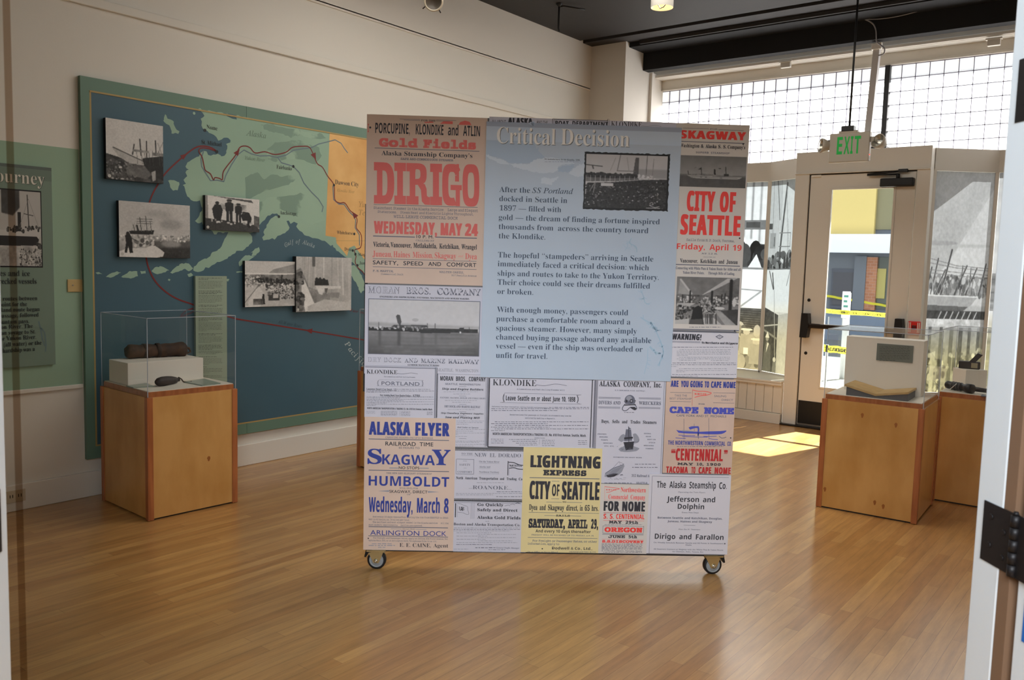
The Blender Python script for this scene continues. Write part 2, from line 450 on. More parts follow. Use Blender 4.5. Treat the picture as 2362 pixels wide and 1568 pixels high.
# ------------------------------------------------------------------ printed pictures
class Pic:
    def __init__(s, w, h, tone):
        s.w = w; s.h = h; s.a = np.full((h, w), float(tone))
        s.X, s.Y = np.meshgrid((np.arange(w)+.5)/w, (np.arange(h)+.5)/h)
    def inside(s, pts):
        m = np.zeros((s.h, s.w), bool); n = len(pts)
        for i in range(n):
            x0, y0 = pts[i]; x1, y1 = pts[(i+1) % n]
            if y0 == y1: continue
            c = ((y0 > s.Y) != (y1 > s.Y)) & (s.X < (x1-x0)*(s.Y-y0)/(y1-y0)+x0)
            m ^= c
        return m
    def poly(s, pts, v, n=0.0, sc=8):
        m = s.inside(pts); s.a[m] = v
        if n: s.a[m] += (s.fbm(sc)[m]-.5)*n*2
        return s
    def rect(s, x0, y0, x1, y1, v, n=0.0, sc=8):
        return s.poly([(x0, y0), (x1, y0), (x1, y1), (x0, y1)], v, n, sc)
    def ell(s, x, y, rx, ry, v):
        s.a[((s.X-x)/rx)**2+((s.Y-y)/ry)**2 < 1] = v; return s
    def line(s, pts, v, w=.006):
        for (x0, y0), (x1, y1) in zip(pts, pts[1:]):
            dx, dy = (x1-x0), (y1-y0); asp = s.h/s.w
            L = dx*dx+(dy*asp)**2+1e-12
            t = np.clip(((s.X-x0)*dx+(s.Y-y0)*dy*asp*asp)/L, 0, 1)
            d = np.hypot(s.X-x0-t*dx, (s.Y-y0-t*dy)*asp)
            k = np.clip((w-d)/w*2, 0, 1)
            s.a = s.a*(1-k)+v*k
        return s
    def fbm(s, sc, oct=4):
        out = np.zeros((s.h, s.w)); amp = 1; tot = 0
        for o in range(oct):
            n = int(max(2, sc*2**o)); m = int(max(2, sc*2**o*s.h/s.w))+1
            g = RNG.random((m+2, n+2))
            xs = s.X[0]*n; ys = s.Y[:, 0]*m
            xi = xs.astype(int); yi = ys.astype(int); fx = xs-xi; fy = (ys-yi)[:, None]
            a = g[yi][:, xi]; b = g[yi][:, xi+1]; c = g[yi+1][:, xi]; d = g[yi+1][:, xi+1]
            out += amp*((a*(1-fx)+b*fx)*(1-fy)+(c*(1-fx)+d*fx)*fy); tot += amp; amp *= .6
        return out/tot
    def grad(s, y0, y1, v0, v1):
        t = np.clip((s.Y-y0)/(y1-y0), 0, 1); m = (s.Y >= y0) & (s.Y <= y1)
        s.a[m] = (v0+(v1-v0)*t)[m]; return s
    def crowd(s, pts, n, r, lo, hi):
        m = s.inside(pts); ys, xs = np.nonzero(m)
        if len(xs) == 0: return s
        for k in RNG.integers(0, len(xs), n):
            x = (xs[k]+.5)/s.w; y = (ys[k]+.5)/s.h
            rr = r*RNG.uniform(.5, 1.4)
            s.ell(x, y, rr, rr*s.w/s.h*RNG.uniform(.7, 1.5), RNG.uniform(lo, hi))
        return s
    def grain(s, k=.06, sc=20):
        s.a += (s.fbm(sc)-.5)*2*k; return s
    def blur(s, n=1):
        for _ in range(n):
            p = np.pad(s.a, 1, mode='edge')
            s.a = (p[1:-1, 1:-1]*2+p[:-2, 1:-1]+p[2:, 1:-1]+p[1:-1, :-2]+p[1:-1, 2:])/6
        return s
    def mesh(s, name, corners, m, parent=None, tint=(1, 1, 1), low=None, lows=(0.6, 0.8)):
        """corners TL TR BR BL as 3-D points"""
        TL, TR, BR, BL = [np.array(c, float) for c in corners]
        u = np.linspace(0, 1, s.w+1)[None, :, None]; v = np.linspace(0, 1, s.h+1)[:, None, None]
        P = (TL*(1-u)+TR*u)*(1-v)+(BL*(1-u)+BR*u)*v
        W = s.w+1
        idx = np.arange((s.h)*(s.w)); r = idx//s.w; c = idx % s.w
        q = np.stack([r*W+c, (r+1)*W+c, (r+1)*W+c+1, r*W+c+1], 1)
        me = bpy.data.meshes.new(name)
        me.from_pydata(P.reshape(-1, 3).tolist(), [], q.tolist())
        at = me.attributes.new('ink', 'FLOAT_COLOR', 'FACE')
        g = np.clip(s.a, .01, 1)**2.2
        col = np.ones((s.h, s.w, 4)); 
        T = np.array(tint)[None, None, :]*np.ones((s.h, s.w, 3))
        if low is not None:
            k = np.clip((s.Y-lows[0])/(lows[1]-lows[0]), 0, 1)[..., None]
            T = T*(1-k)+np.array(low)[None, None, :]*k
        col[..., :3] = g[..., None]*T
        at.data.foreach_set('color', col.reshape(-1))
        me.materials.append(m); me.update()
        o = bpy.data.objects.new(name, me); link(o, parent)
        return o

# ================================================================== THE ROOM
WX = -5.17                                   # left wall
GY = 8.6                                     # street window line
CEIL = 3.84
cream = mat('cream wall paint', C(222, 216, 206), .65, bump=(90, .08))
white_w = mat('white wall paint', C(222, 218, 208), .65, bump=(90, .08))
trimp = mat('cream trim paint', C(218, 213, 203), .45)
green_band = mat('pale green wall paint', C(150, 178, 154), .7)
black_p = mat('black ceiling paint', C(50, 48, 48), .7, bump=(60, .2))
blackb = mat('matt black beam paint', C(20, 20, 21), .8)
blackm = mat('black metal', C(24, 23, 23), .45, spec=.4)
darkm = mat('dark bronze metal', C(46, 38, 32), .4, metal=.5)
steel = mat('brushed steel', C(170, 170, 165), .35, metal=1)
whitep = mat('white enamel', C(225, 222, 214), .4)
jambp = mat('white door frame paint', C(226, 232, 236), .4)
mat_floor()
win_glass = mat_glass('window glass', (.96, .98, .98), .06)
gcyl = mat_glass('acrylic sheet', (.965, .975, .97), .05)

def struct(mb, name, parent=None):
    o = mb.build(name, parent)
    if parent is None: o['kind'] = 'structure'
    return o

b = MB(); b.box(-5.4, 3.2, -3.2, 8.12, -.06, 0, 'floor'); struct(b, 'floor')

# ceiling: black slab, a shallow slot and a beam in front of the street window
b = MB(); b.box(-5.4, 3.2, -3.2, 7.60, CEIL, CEIL+.1, black_p)
b.box(-5.4, 3.2, 7.60, 7.66, CEIL+.03, CEIL+.1, blackm)
b.box(-5.4, 3.2, 7.66, 7.90, CEIL-.012, CEIL+.1, black_p)
b.box(-4.735, 3.2, 7.90, 8.20, CEIL-.06, CEIL+.1, blackb)
b.box(-5.17, -4.735, 7.82, 8.6, CEIL-.004, CEIL+.1, black_p)
struct(b, 'ceiling')
b = MB(); b.box(-4.735, 1.6, 8.20, 8.32, 3.60, CEIL+.1, blackb); struct(b, 'trim_1')      # bulkhead over the window

# left wall
b = MB(); b.box(WX-.15, WX, -3.2, 8.7, 0, 4, white_w)
b.box(WX-.01, WX+.012, -3.2, 7.83, 3.38, 4, cream)
b.box(WX, WX+.0015, -3.2, 2.40, .69, 2.094, green_band)
struct(b, 'wall_left')
b = MB(); b.bbox(WX, WX+.022, -3.2, 7.83, 2.93, 2.985, white_w, .006); struct(b, 'trim_2')
b = MB(); b.bbox(WX, WX+.012, -3.2, 7.83, 3.365, 3.392, cream, .004); struct(b, 'trim_3')
b = MB(); b.bbox(WX, WX+.014, -3.2, 2.398, .675, .70, white_w, .004); struct(b, 'trim_4')
b = MB(); b.bbox(WX, WX+.018, -3.2, 7.83, 0, .155, white_w, .005); struct(b, 'baseboard_left')

# corner column and wainscot below the windows
b = MB(); b.box(-5.17, -4.735, 7.833, 8.75, 0, CEIL, cream)
b.box(-4.735, -4.70, 8.35, 8.6, .42, 3.6, cream)
struct(b, 'wall_back')
def wainscot(x0, x1, name):
    b = MB(); b.box(x0, x1, 8.07, 8.10, 0, .40, trimp)
    n = int((x1-x0)/.088); w = (x1-x0)/n
    for i in range(n): b.bbox(x0+i*w+.0025, x0+(i+1)*w-.0025, 8.058, 8.075, .105, .395, trimp, .003)
    b.bbox(x0, x1, 8.04, 8.09, 0, .10, trimp, .004)
    b.bbox(x0, x1, 8.035, 8.075, .375, .40, trimp, .006)
    b.bbox(x0, x1, 8.03, GY-.01, .40, .422, trimp, .006)
    struct(b, name)
wainscot(-4.735, -2.965, 'trim_5'); wainscot(-1.777, 1.6, 'trim_6')

# window bays: 1 straight, 2 turning in to the door, 3 turning out, 4 straight
PL = [(-4.735, GY), (-3.40, GY), (-2.955, 8.36)]
PR = [(-1.785, 8.22), (-1.345, GY), (1.6, GY)]
SILL, HB, HT = .422, 2.42, 2.60
def bay(a, b_, name, post_end=True, board=.05):
    r = thing(name, None, None, kind='structure')
    m = MB(); m.beam(a, b_, board, HB, HT, trimp); m.build('head_board', r)
    m = MB(); m.beam(a, b_, .055, HB-.016, HB, trimp); m.beam(a, b_, .05, SILL, SILL+.018, trimp); m.build('bead', r)
    d = np.array(b_)-np.array(a); L = np.linalg.norm(d); d = d/L
    m = MB()
    for q, on in ((np.array(a), True), (np.array(b_), post_end)):
        if on: m.beam(q-d*.018, q+d*.018, .05, SILL, HB, trimp)
    m.build('post', r)
    m = MB(); m.beam(a, b_, .006, SILL+.018, HB-.016, win_glass); m.build('pane', r)
    return r
bay(PL[0], PL[1], 'window_2'); bay(PL[1], PL[2], 'window_3', False)
bay(PR[0], PR[1], 'window_4', False); bay(PR[1], PR[2], 'window_5')

# transom of small square prism tiles
tile = mat_translucent('prism glass tile', (.93, .94, .97), .85)
came = mat('lead came', C(120, 116, 136), .5, metal=.2)
T = .1207; TX0 = -4.735; TZ1 = 3.437; TZ0 = HT-.01; TX1 = TX0+52*T
w1 = thing('window_1', None, None, kind='structure')
b = MB()
for i in range(52):
    for j in range(7):
        z1 = TZ1-j*T; z0 = max(TZ0, z1-T)
        x0 = TX0+i*T+.003; x1 = TX0+(i+1)*T-.003
        c = .012
        # every tile is a shallow pillow
        b.add([(x0, GY+.012, z0+.003), (x1, GY+.012, z0+.003), (x1, GY+.012, z1-.003), (x0, GY+.012, z1-.003),
               (x0+c, GY, z0+.003+c), (x1-c, GY, z0+.003+c), (x1-c, GY, z1-.003-c), (x0+c, GY, z1-.003-c)],
              [(4, 5, 6, 7), (0, 1, 5, 4), (1, 2, 6, 5), (2, 3, 7, 6), (3, 0, 4, 7)], tile)
b.build('tile', w1)
b = MB()
for i in range(53): b.box(TX0+i*T-.0022, TX0+i*T+.0022, GY-.003, GY+.014, TZ0, TZ1, came)
for j in range(8): b.box(TX0, TX1, GY-.0035, GY+.0135, max(TZ0, TZ1-j*T)-.0022, max(TZ0, TZ1-j*T)+.0022, came)
for i in range(53):
    for j in range(7): b.box(TX0+i*T-.0045, TX0+i*T+.0045, GY-.006, GY, TZ1-j*T-.0045, TZ1-j*T+.0045, came)
b.build('came', w1)
MULX = on_y(2046, 200, GY-.03)[0]
b = MB(); b.box(MULX-.022, MULX+.022, GY-.05, GY+.01, TZ0, TZ1, blackm); b.build('mullion', w1)
b = MB()
b.box(TX0-.01, TX1, GY-.02, GY+.02, TZ1+.004, TZ1+.115, trimp)
b.bbox(TX0-.01, TX1, GY-.035, GY+.03, TZ1+.002, TZ1+.022, trimp, .006)
b.box(TX0-.01, TX1, GY-.16, GY+.02, TZ1+.115, 3.72, trimp)
b.bbox(TX0-.01, TX1, GY-.185, GY-.14, TZ1+.118, TZ1+.15, trimp, .006)
b.build('head_casing', w1)
for px, py in ((1813, 148), (2293, 96)):
    p = on_y(px, py, GY-.17)
    b = MB(); b.bbox(p[0]-.065, p[0]+.065, GY-.195, GY-.15, p[2]+.015, p[2]+.032, trimp, .004); b.bbox(p[0]-.05, p[0]+.05, GY-.19, GY-.15, p[2]-.035, p[2]+.016, trimp, .004); b.build('rail_bracket', w1)
# window-side wall at the far right and roof of the entrance recess
b = MB(); b.box(TX1, 1.75, GY-.3, GY+.1, 0, 4, cream); struct(b, 'trim_7')
b = MB(); b.prism([(-3.40, GY+.03), (-2.955, 8.39), (-2.93, 8.45), (-1.80, 8.45), (-1.785, 8.25), (-1.345, GY+.03)], HT-.05, HT-.02, trimp); struct(b, 'trim_8')
b = MB(); b.box(-5.3, 1.7, GY+.02, GY+.10, TZ1+.115, 4.3, trimp); b.box(-5.3, 1.7, GY+.02, GY+.14, TZ1+.02, TZ1+.115, trimp); struct(b, 'wall_facade')

# door frame and door
dr = thing('door_1', None, None, kind='structure')
b = MB()
b.bbox(-2.965, -2.832, 8.095, 8.40, 0, 2.42, trimp, .006)
b.bbox(-1.888, -1.777, 8.095, 8.25, 0, 2.42, trimp, .006)
b.bbox(-2.965, -1.777, 8.095, 8.40, 2.405, 2.612, trimp, .006)
b.bbox(-2.965, -1.777, 8.08, 8.11, 2.405, 2.418, trimp, .003)
b.build('door_frame', dr)
b = MB(); b.box(-2.965, -1.777, 8.04, 8.40, 0, .012, darkm); b.build('threshold', dr)
DX0, DX1, GX0, GX1, GZ0, GZ1 = -2.822, -1.898, -2.625, -2.068, .395, 2.262
dy0, dy1 = 8.115, 8.16
b = MB()
for x0, x1, z0, z1 in ((DX0, GX0, .015, 2.395), (GX1, DX1, .015, 2.395), (GX0, GX1, GZ1, 2.395), (GX0, GX1, .015, GZ0)):
    b.box(x0, x1, dy0, dy1, z0, z1, trimp)
leaf = b.build('door_leaf', dr)
b = MB()
for x0, x1, z0, z1 in ((GX0-.012, GX0+.008, GZ0-.012, GZ1+.012), (GX1-.008, GX1+.012, GZ0-.012, GZ1+.012), (GX0, GX1, GZ1-.008, GZ1+.012), (GX0, GX1, GZ0-.012, GZ0+.008)):
    b.bbox(x0, x1, dy0-.008, dy0+.01, z0, z1, trimp, .003)
b.build('glazing_bead', leaf)
b = MB(); b.box(GX0+.004, GX1-.004, dy0+.018, dy0+.024, GZ0, GZ1, win_glass); b.build('pane', leaf)
b = MB(); b.box(DX0-.009, DX0+.001, dy0+.004, dy1, .012, 2.4, blackm); b.box(DX0, DX1, dy0+.004, dy1, 2.395, 2.406, blackm); b.build('door_gap_seal', dr)
b = MB(); b.box(DX0+.004, DX1-.004, dy0-.003, dy0+.001, .03, .252, blackm); b.box(DX0+.004, DX1-.004, dy0-.004, dy0+.001, .018, .03, steel); b.build('kick_plate', leaf)
pb = thing('push_bar', None, None); pb.parent = dr
zb = .98
b = MB(); b.bbox(DX0+.03, DX1-.03, dy0-.075, dy0-.035, zb-.022, zb+.022, darkm, .008); b.build('bar', pb)
b = MB()
for x0, x1 in ((DX0+.005, DX0+.083), (DX1-.083, DX1-.005)):
    b.slab([(x0, zb-.115), (x1-.012, zb-.115), (x1, zb-.02), (x1, zb+.03), (x1-.01, zb+.115), (x0+.008, zb+.115)], dy0-.085, dy0+.001, blackm)
b.build('end_case', pb)
for px, py in ((1866, 692), (1858.5, 814)):
    p = on_y(px, py, dy0)
    b = MB(); b.cyl((p[0], dy0+.001, p[2]), (p[0], dy0-.006, p[2]), .016, .014, blackm, 18); b.build('lock_cylinder', leaf)
cl = thing('door_closer', None, None); cl.parent = dr
b = MB(); b.bbox(-2.185, -1.905, dy0-.06, dy0+.001, 2.262, 2.338, blackm, .01); b.build('closer_body', cl)
b = MB(); b.cyl((-2.04, dy0-.035, 2.33), (-2.04, dy0-.035, 2.376), .016, .016, blackm, 14)
b.tube([(-2.04, dy0-.035, 2.372), (-2.30, dy0-.045, 2.372)], .008, blackm, 8); b.tube([(-2.30, dy0-.045, 2.378), (-2.0, dy0-.03, 2.398)], .008, blackm, 8)
b.bbox(-2.04, -1.96, dy0-.045, dy0-.012, 2.388, 2.416, blackm, .004); b.build('closer_arm', cl)
b = MB(); b.bbox(-2.815, -2.725, dy0-.014, dy0+.001, 2.375, 2.398, trimp, .003); b.build('contact_switch', dr)

# murals printed on the bay windows
mur = mat_print('window mural film', 1.0, .5, .26)
def mural(pic, a, b_, name, label, f0=0.0, tint=(.93, .98, 1.05), low=(1.1, .97, .62), lows=(.62, .82)):  # low: sepia print plus the sunlit yellow painted into the lower part
    a = np.array(a); b_ = np.array(b_); d = (b_-a)/np.linalg.norm(b_-a); n = np.array([d[1], -d[0]])
    A = a+d*.02+n*.012; B = b_-d*.02+n*.012
    A = A*(1-f0)+B*f0
    P = lambda q, z: (q[0], q[1], z)
    o = pic.mesh(name, (P(A, HB-.018), P(B, HB-.018), P(B, SILL+.02), P(A, SILL+.02)), mur, None, tint, low, lows)
    return tag(o, label, 'mural')
p = Pic(330, 400, .86); p.grain(.05, 3)
p.rect(0, 0, .55, .30, .80); p.rect(.66, 0, .72, .22, .62); p.rect(.80, 0, .82, .3, .6); p.rect(.87, 0, .885, .3, .55); p.rect(.94, 0, .955, .32, .6)
p.ell(.62, .33, .22, .09, .93); p.blur(6); p.rect(.8, .2, 1, .25, .45); p.rect(.83, .21, .95, .24, .3)
p.crowd([(.62, .38), (1, .36), (1, .455), (.6, .455)], 150, .035, .15, .6); p.crowd([(.7, .37), (1, .36), (1, .45), (.7, .45)], 40, .04, .1, .35)
p.poly([(.86, .455), (.93, .38), (.98, .455)], .88)
p.rect(0, .455, 1, .67, .90); p.line([(0, .457), (1, .457)], .5, .008); p.line([(.3, .555), (1, .575)], .6, .006); p.line([(.98, .58), (.55, .80)], .62, .008)
p.rect(0, .67, 1, 1, .34, .1, 30); 
for k in range(14): p.line([(0, .675+k*.012), (1, .685+k*.012)], .27, .004)
p.rect(0, .80, 1, 1, .5, .2, 16); p.crowd([(0, .77), (1, .77), (1, 1), (0, 1)], 160, .03, .35, .75)
for x, y in ((.62, .80), (.88, .79), (.74, .93), (.97, .84)): p.poly([(x-.06, y+.13), (x-.05, y+.02), (x+.05, y+.02), (x+.07, y+.13)], RNG.uniform(.5, .66)); p.ell(x, y+.01, .03, .014, .72); p.ell(x, y-.004, .05, .007, .85)
p.rect(.86, .885, .9, .92, .92); p.grain(.05, 30)
mural(p, PL[0], PL[1], 'window_mural', 'sepia ship-launch photo mural in the straight window at the left edge of the storefront', .0, tint=(.62, .67, .72), low=(.82, .70, .42))
p = Pic(150, 400, .80); p.grain(.03, 3)
p.rect(.0, 0, .35, .4, .74); p.blur(4)
p.line([(.22, 0), (.34, .2)], .45, .018); p.line([(.1, 0), (.14, .3)], .55, .01); p.line([(.36, .0), (.40, .35)], .55, .008); p.line([(.52, .02), (.38, .40)], .32, .03); p.line([(.50, 0), (.66, .42)], .55, .008); p.line([(.6, .2), (.72, .45)], .6, .006)
p.rect(.0, .22, .12, .25, .3); p.rect(.06, .27, .24, .35, .6); p.rect(.18, .29, .22, .34, .45); p.line([(.35, .27), (.70, .27), (.70, .34), (.35, .34)], .5, .008)
p.crowd([(0, .40), (.45, .37), (1, .39), (1, .455), (0, .455)], 90, .04, .15, .55)
for x in (.55, .64, .8, .93): p.poly([(x-.045, .455), (x-.02, .385), (x+.02, .385), (x+.045, .455)], .25); p.ell(x, .38, .02, .012, .35)
p.rect(0, .457, 1, .68, .86); p.line([(0, .46), (1, .452)], .45, .01)
p.poly([(.0, .66), (.45, .695), (.46, 1), (0, 1)], .28, .1, 30); p.poly([(.45, .695), (1, .67), (1, 1), (.46, 1)], .70, .1, 5)
p.line([(.1, .47), (.24, .56)], .35, .016); p.line([(.2, .48), (.26, .56)], .3, .02); p.line([(.28, .57), (.44, 1)], .66, .012); p.line([(1, .65), (.6, .74), (0, .76)], .7, .012); p.line([(.75, .46), (.66, .54)], .45, .01); p.line([(.45, .82), (0, .78)], .5, .02)
p.poly([(.02, 1), (.06, .87), (.14, .83), (.26, .86), (.30, 1)], .38); p.ell(.14, .825, .05, .012, .55); p.poly([(.07, .82), (.14, .785), (.21, .82)], .82); p.poly([(.12, .9), (.14, .845), (.2, .85)], .8)
p.poly([(.34, 1), (.36, .94), (.46, .94), (.47, 1)], .45); p.ell(.4, .93, .05, .012, .75); p.grain(.04, 30)
mural(p, PL[1], PL[2], 'window_mural', 'ship-bow photo mural in the angled window left of the street door', tint=(.50, .55, .58), low=(.66, .61, .42))
p = Pic(170, 400, .66); p.grain(.05, 3)
p.poly([(1, .07), (.28, .42), (0, .5), (0, .6), (1, .6)], .74, .03, 3); p.blur(1); p.ell(.7, .33, .35, .008, .68); p.ell(.15, .32, .3, .01, .58); p.blur(2)  # first polygon paints the diagonal sun and shade edge into the tones
p.rect(0, .475, 1, .555, .5, .18, 26); p.crowd([(0, .47), (1, .47), (1, .56), (0, .56)], 160, .03, .3, .75)
for x0, y0, x1, y1, w in ((.36, .35, .22, .55, .016), (.14, .39, .05, .55, .012), (.27, .44, .12, .55, .012), (.56, .42, .54, .55, .008), (.63, .42, .45, .55, .013), (.70, .43, .69, .55, .008), (.80, .43, .64, .55, .011), (.95, .41, .86, .55, .012), (.04, .43, .0, .5, .012)):
    p.line([(x0, y0), (x1, y1)], .27, w)
for y, y2 in ((.39, .42), (.41, .43), (.44, .45), (.455, .465)): p.line([(0, y), (.45, y2), (1, y2+.01)], .45, .005)
for k in range(22):
    x = RNG.random(); p.line([(x, .48), (x+RNG.uniform(-.1, .1), .55)], RNG.uniform(.3, .75), .006)
p.poly([(0, .553), (.85, .558), (.74, .60), (.6, .62), (0, .62)], .6); p.line([(0, .556), (.85, .56)], .82, .008); p.poly([(0, .60), (.7, .605), (.6, .63), (0, .625)], .36)
p.rect(0, .625, 1, .665, .26, .08, 20)
for k in range(7): p.line([(.25+k*.1, .63), (.2+k*.1, .665)], .7, .01)
p.rect(0, .662, 1, .70, .72, .2, 24); p.rect(0, .70, 1, 1, .60, .12, 12)
for x, w in ((.06, .05), (.25, .05), (.42, .06), (.57, .07), (.73, .05), (.88, .05)): p.rect(x, .70, x+w, 1, .36, .1, 30)
p.crowd([(0, .8), (1, .8), (1, 1), (0, 1)], 120, .022, .35, .9); p.poly([(.12, .82), (.2, .81), (.19, 1), (.13, 1)], .8, .1, 30); p.rect(.5, .84, .56, .9, .3); p.rect(.8, .86, .86, .92, .35); p.grain(.07, 40); p.blur(1)
mural(p, PR[0], PR[1], 'window_mural', 'harbour of bare masts photo mural in the angled window right of the street door', tint=(.94, .97, 1.03), low=(1.15, 1.05, .62), lows=(.70, .86))
p2 = Pic(60, 200, .62); p2.grain(.1, 6); p2.rect(0, .45, 1, .62, .4, .2, 20); p2.rect(0, .7, 1, 1, .5, .2, 10)
mural(p2, PR[1], PR[2], 'window_mural', 'harbour photo mural in the straight window right of the mast mural', tint=(.94, .97, 1.03), low=(1.15, 1.05, .62))

# other walls that close the room and the hall the camera stands in
b = MB(); b.box(1.6, 1.75, 3.0, 8.7, 0, 4, cream); struct(b, 'wall_right')
b = MB(); b.box(-5.4, 3.2, -3.35, -3.2, 0, 4, cream); b.box(3.2, 3.35, -3.2, 5.2, 0, 4, cream); b.box(1.7, 3.3, 5.0, 5.15, 0, 4, cream); struct(b, 'wall_hall')

# the diagonal doorway the picture is taken through
E1 = np.array([.749, .662]); N1 = np.array([.662, -.749])
def az(px, py, dist):
    r = ray(px, py); r = r/np.linalg.norm(r[:2]); return r[:2]*dist
RF = az(2262, 1050, 1.9)                      # far edge of the right jamb
rl = ray(17, 1200)[:2]
Ls = None
A = np.array([[rl[0], -E1[0]], [rl[1], -E1[1]]]); sol = np.linalg.solve(A, RF); LF = rl*sol[0]
W = float((RF-LF)@E1)
d2 = thing('door_2', None, None, (RF[0], RF[1], 0), math.atan2(E1[1], E1[0]), kind='structure')   # local x along wall to the right, local y away from the hall
recess = mat('brown weatherstrip', C(128, 100, 78), .5)
b = MB()
for s0, s1 in ((0, .10), (-W-.10, -W)): b.bbox(s0, s1, -.082, 0, 0, 2.2, jambp, .004)
b.bbox(-W-.1, .1, -.082, 0, 2.2, 2.3, jambp, .004); b.build('jamb', d2)
b = MB(); b.box(0.0012, .1, -.114, -.082, 0, 2.2, recess); b.box(-W-.1, -W-.0012, -.114, -.082, 0, 2.2, recess); b.build('jamb_rabbet', d2)
hg = mat('black hinge', C(34, 31, 32), .45, metal=.3)
def hinge(s, sg, z0, z1, parent):
    h = thing('hinge', None, None, (s, -.121, 0)); h.parent = parent
    b = MB(); b.box(min(0, -sg*.002), max(0, -sg*.002), .006, .095, z0, z1, hg)
    b.build('jamb_plate', h)
    b = MB()
    for k in range(5):
        a = z0+(z1-z0)*k/5; b.cyl((-sg*.004, -.004, a+.001), (-sg*.004, -.004, a+(z1-z0)/5-.001), .0085, .0085, hg, 14)
    b.cyl((-sg*.004, -.004, z1), (-sg*.004, -.004, z1+.006), .006, .004, hg, 12)
    b.build('knuckle', h)
    b = MB(); b.box(min(0, -sg*.003), max(0, -sg*.003), -.075, -.010, z0, z1, hg); b.build('leaf_plate', h)
    for q in ((.03, .2), (.07, .3), (.03, .62), (.07, .78)):
        b = MB(); b.cyl((-sg*.002, q[0], z0+(z1-z0)*q[1]), (-sg*.0035, q[0], z0+(z1-z0)*q[1]), .006, .005, hg, 10); b.build('screw', h)
for z0, z1 in ((.945, 1.062), (1.787, 1.903)):
    hinge(0, 1, z0, z1, d2); hinge(-W, -1, z0, z1, d2)
b = MB(); b.bbox(.006, .05, -1.03, -.13, .02, 2.19, jambp, .004); dl = b.build('open_leaf', d2)
b = MB(); b.bbox(-W-.05, -W-.006, -1.03, -.13, .02, 2.19, jambp, .004); b.build('open_leaf', d2)
blue = mat('blue tape', C(28, 108, 196), .5)
b = MB(); b.box(.0045, .006, -.188, -.155, .835, .935, blue); b.build('tape_strip', dl)
tintm = mat_glass('added brown tint', (.58, .47, .38), .02)
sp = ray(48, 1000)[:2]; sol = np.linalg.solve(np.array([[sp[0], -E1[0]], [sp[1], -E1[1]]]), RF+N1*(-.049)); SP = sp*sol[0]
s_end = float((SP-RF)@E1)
b = MB(); b.add([(-W-.01, .049, .002), (s_end, .049, .002), (s_end, .049, 2.2), (-W-.01, .049, 2.2)], [(0, 1, 2, 3)], tintm); b.build('added_tint_strip', d2)  # added sheet imitating a brown ghost band by the left jamb, no real glass
# walls either side of the doorway
b = MB()
def diag(s0, s1):
    p = [RF+E1*s0, RF+E1*s1, RF+E1*s1+N1*.082, RF+E1*s0+N1*.082]
    return p
b.prism(diag(.1, 2.7), 0, 4, cream); b.prism(diag(-W-.1-4.2, -W-.1), 0, 4, cream); b.prism(diag(-W-.1, .1), 2.3, 4, cream)
struct(b, 'wall_front')

# ================================================================== OUTSIDE
pave = mat('concrete pavement', C(160, 158, 152), .8, noise=(3, .12))
b = MB(); b.box(-16, 12, 8.12, 40, -.08, -.005, pave); tag(b.build('pavement'), kind='structure')
FY = 19.0
b = MB(); b.box(-20, 12, 13.35, 40, -.02, -.002, mat('grey asphalt', C(112, 120, 128), .85, noise=(2, .12))); tag(b.build('street'), kind='structure')
bl = thing('building', 'blue and grey shopfront with yellow upper panel seen across the pavement through the door glass', 'building', (-6.2, FY, 0))
fx = lambda x, y: (lambda p: (p[0]+6.2, max(0.0, p[2])))(on_y(1680+x/2.45, 260+y/2.45, FY))
def quad(x0, y0, x1, y1, m, name, dep=.0, th=.06, z1=None):
    a = fx(x0, y0); c = fx(x1, y1)
    mb = MB(); mb.box(min(a[0], c[0]), max(a[0], c[0]), -dep-th, -dep, min(a[1], c[1]), z1 or max(a[1], c[1]), m)
    return mb.build(name, bl)
slate = mat('blue grey painted wood', C(108, 112, 120), .6); slate2 = mat('slate painted wood', C(86, 88, 98), .6)
yel = mat('yellow panel', C(206, 184, 116), .6); oliv = mat('olive window blind', C(128, 122, 92), .5)
brick = bpy.data.materials.new('orange brick'); brick.use_nodes = True
nt = brick.node_tree; bn = nt.nodes.new('ShaderNodeTexBrick'); tc = nt.nodes.new('ShaderNodeTexCoord'); mp = nt.nodes.new('ShaderNodeMapping'); mp.inputs['Rotation'].default_value = (math.pi/2, 0, 0)
nt.links.new(tc.outputs['Object'], mp.inputs[0]); nt.links.new(mp.outputs[0], bn.inputs[0])
bn.inputs['Scale'].default_value = 4; bn.inputs['Color1'].default_value = (*C(176, 116, 80), 1); bn.inputs['Color2'].default_value = (*C(156, 96, 64), 1); bn.inputs['Mortar'].default_value = (*C(170, 130, 110), 1)
nt.links.new(bn.outputs[0], nt.nodes['Principled BSDF'].inputs['Base Color']); MATS['brick'] = brick
mb = MB(); mb.box(-10, 9, 0, .3, 0, 4.7, slate); mb.build('wall', bl)
quad(520, 1115, 1200, 1440, mat('blue painted base', C(116, 128, 146), .6), 'base_panel', 0, .1)
quad(200, 430, 830, 690, yel, 'sign_panel', 0, .12, 4.6)
quad(830, 430, 960, 660, oliv, 'window', 0, .03, 4.6); quad(960, 430, 1500, 690, slate2, 'upper_wall', 0, .08, 4.6)
quad(200, 690, 1500, 805, mat_translucent('white awning canvas', (.93, .95, .98), .3), 'awning', .5, .02)
a = fx(200, 690); c = fx(1500, 690)
mb = MB(); mb.add([(a[0], -.52, a[1]), (c[0], -.52, a[1]), (c[0], -.02, a[1]+.02), (a[0], -.02, a[1]+.02)], [(0, 1, 2, 3)], MATS['white awning canvas']); mb.build('awning_top', bl)
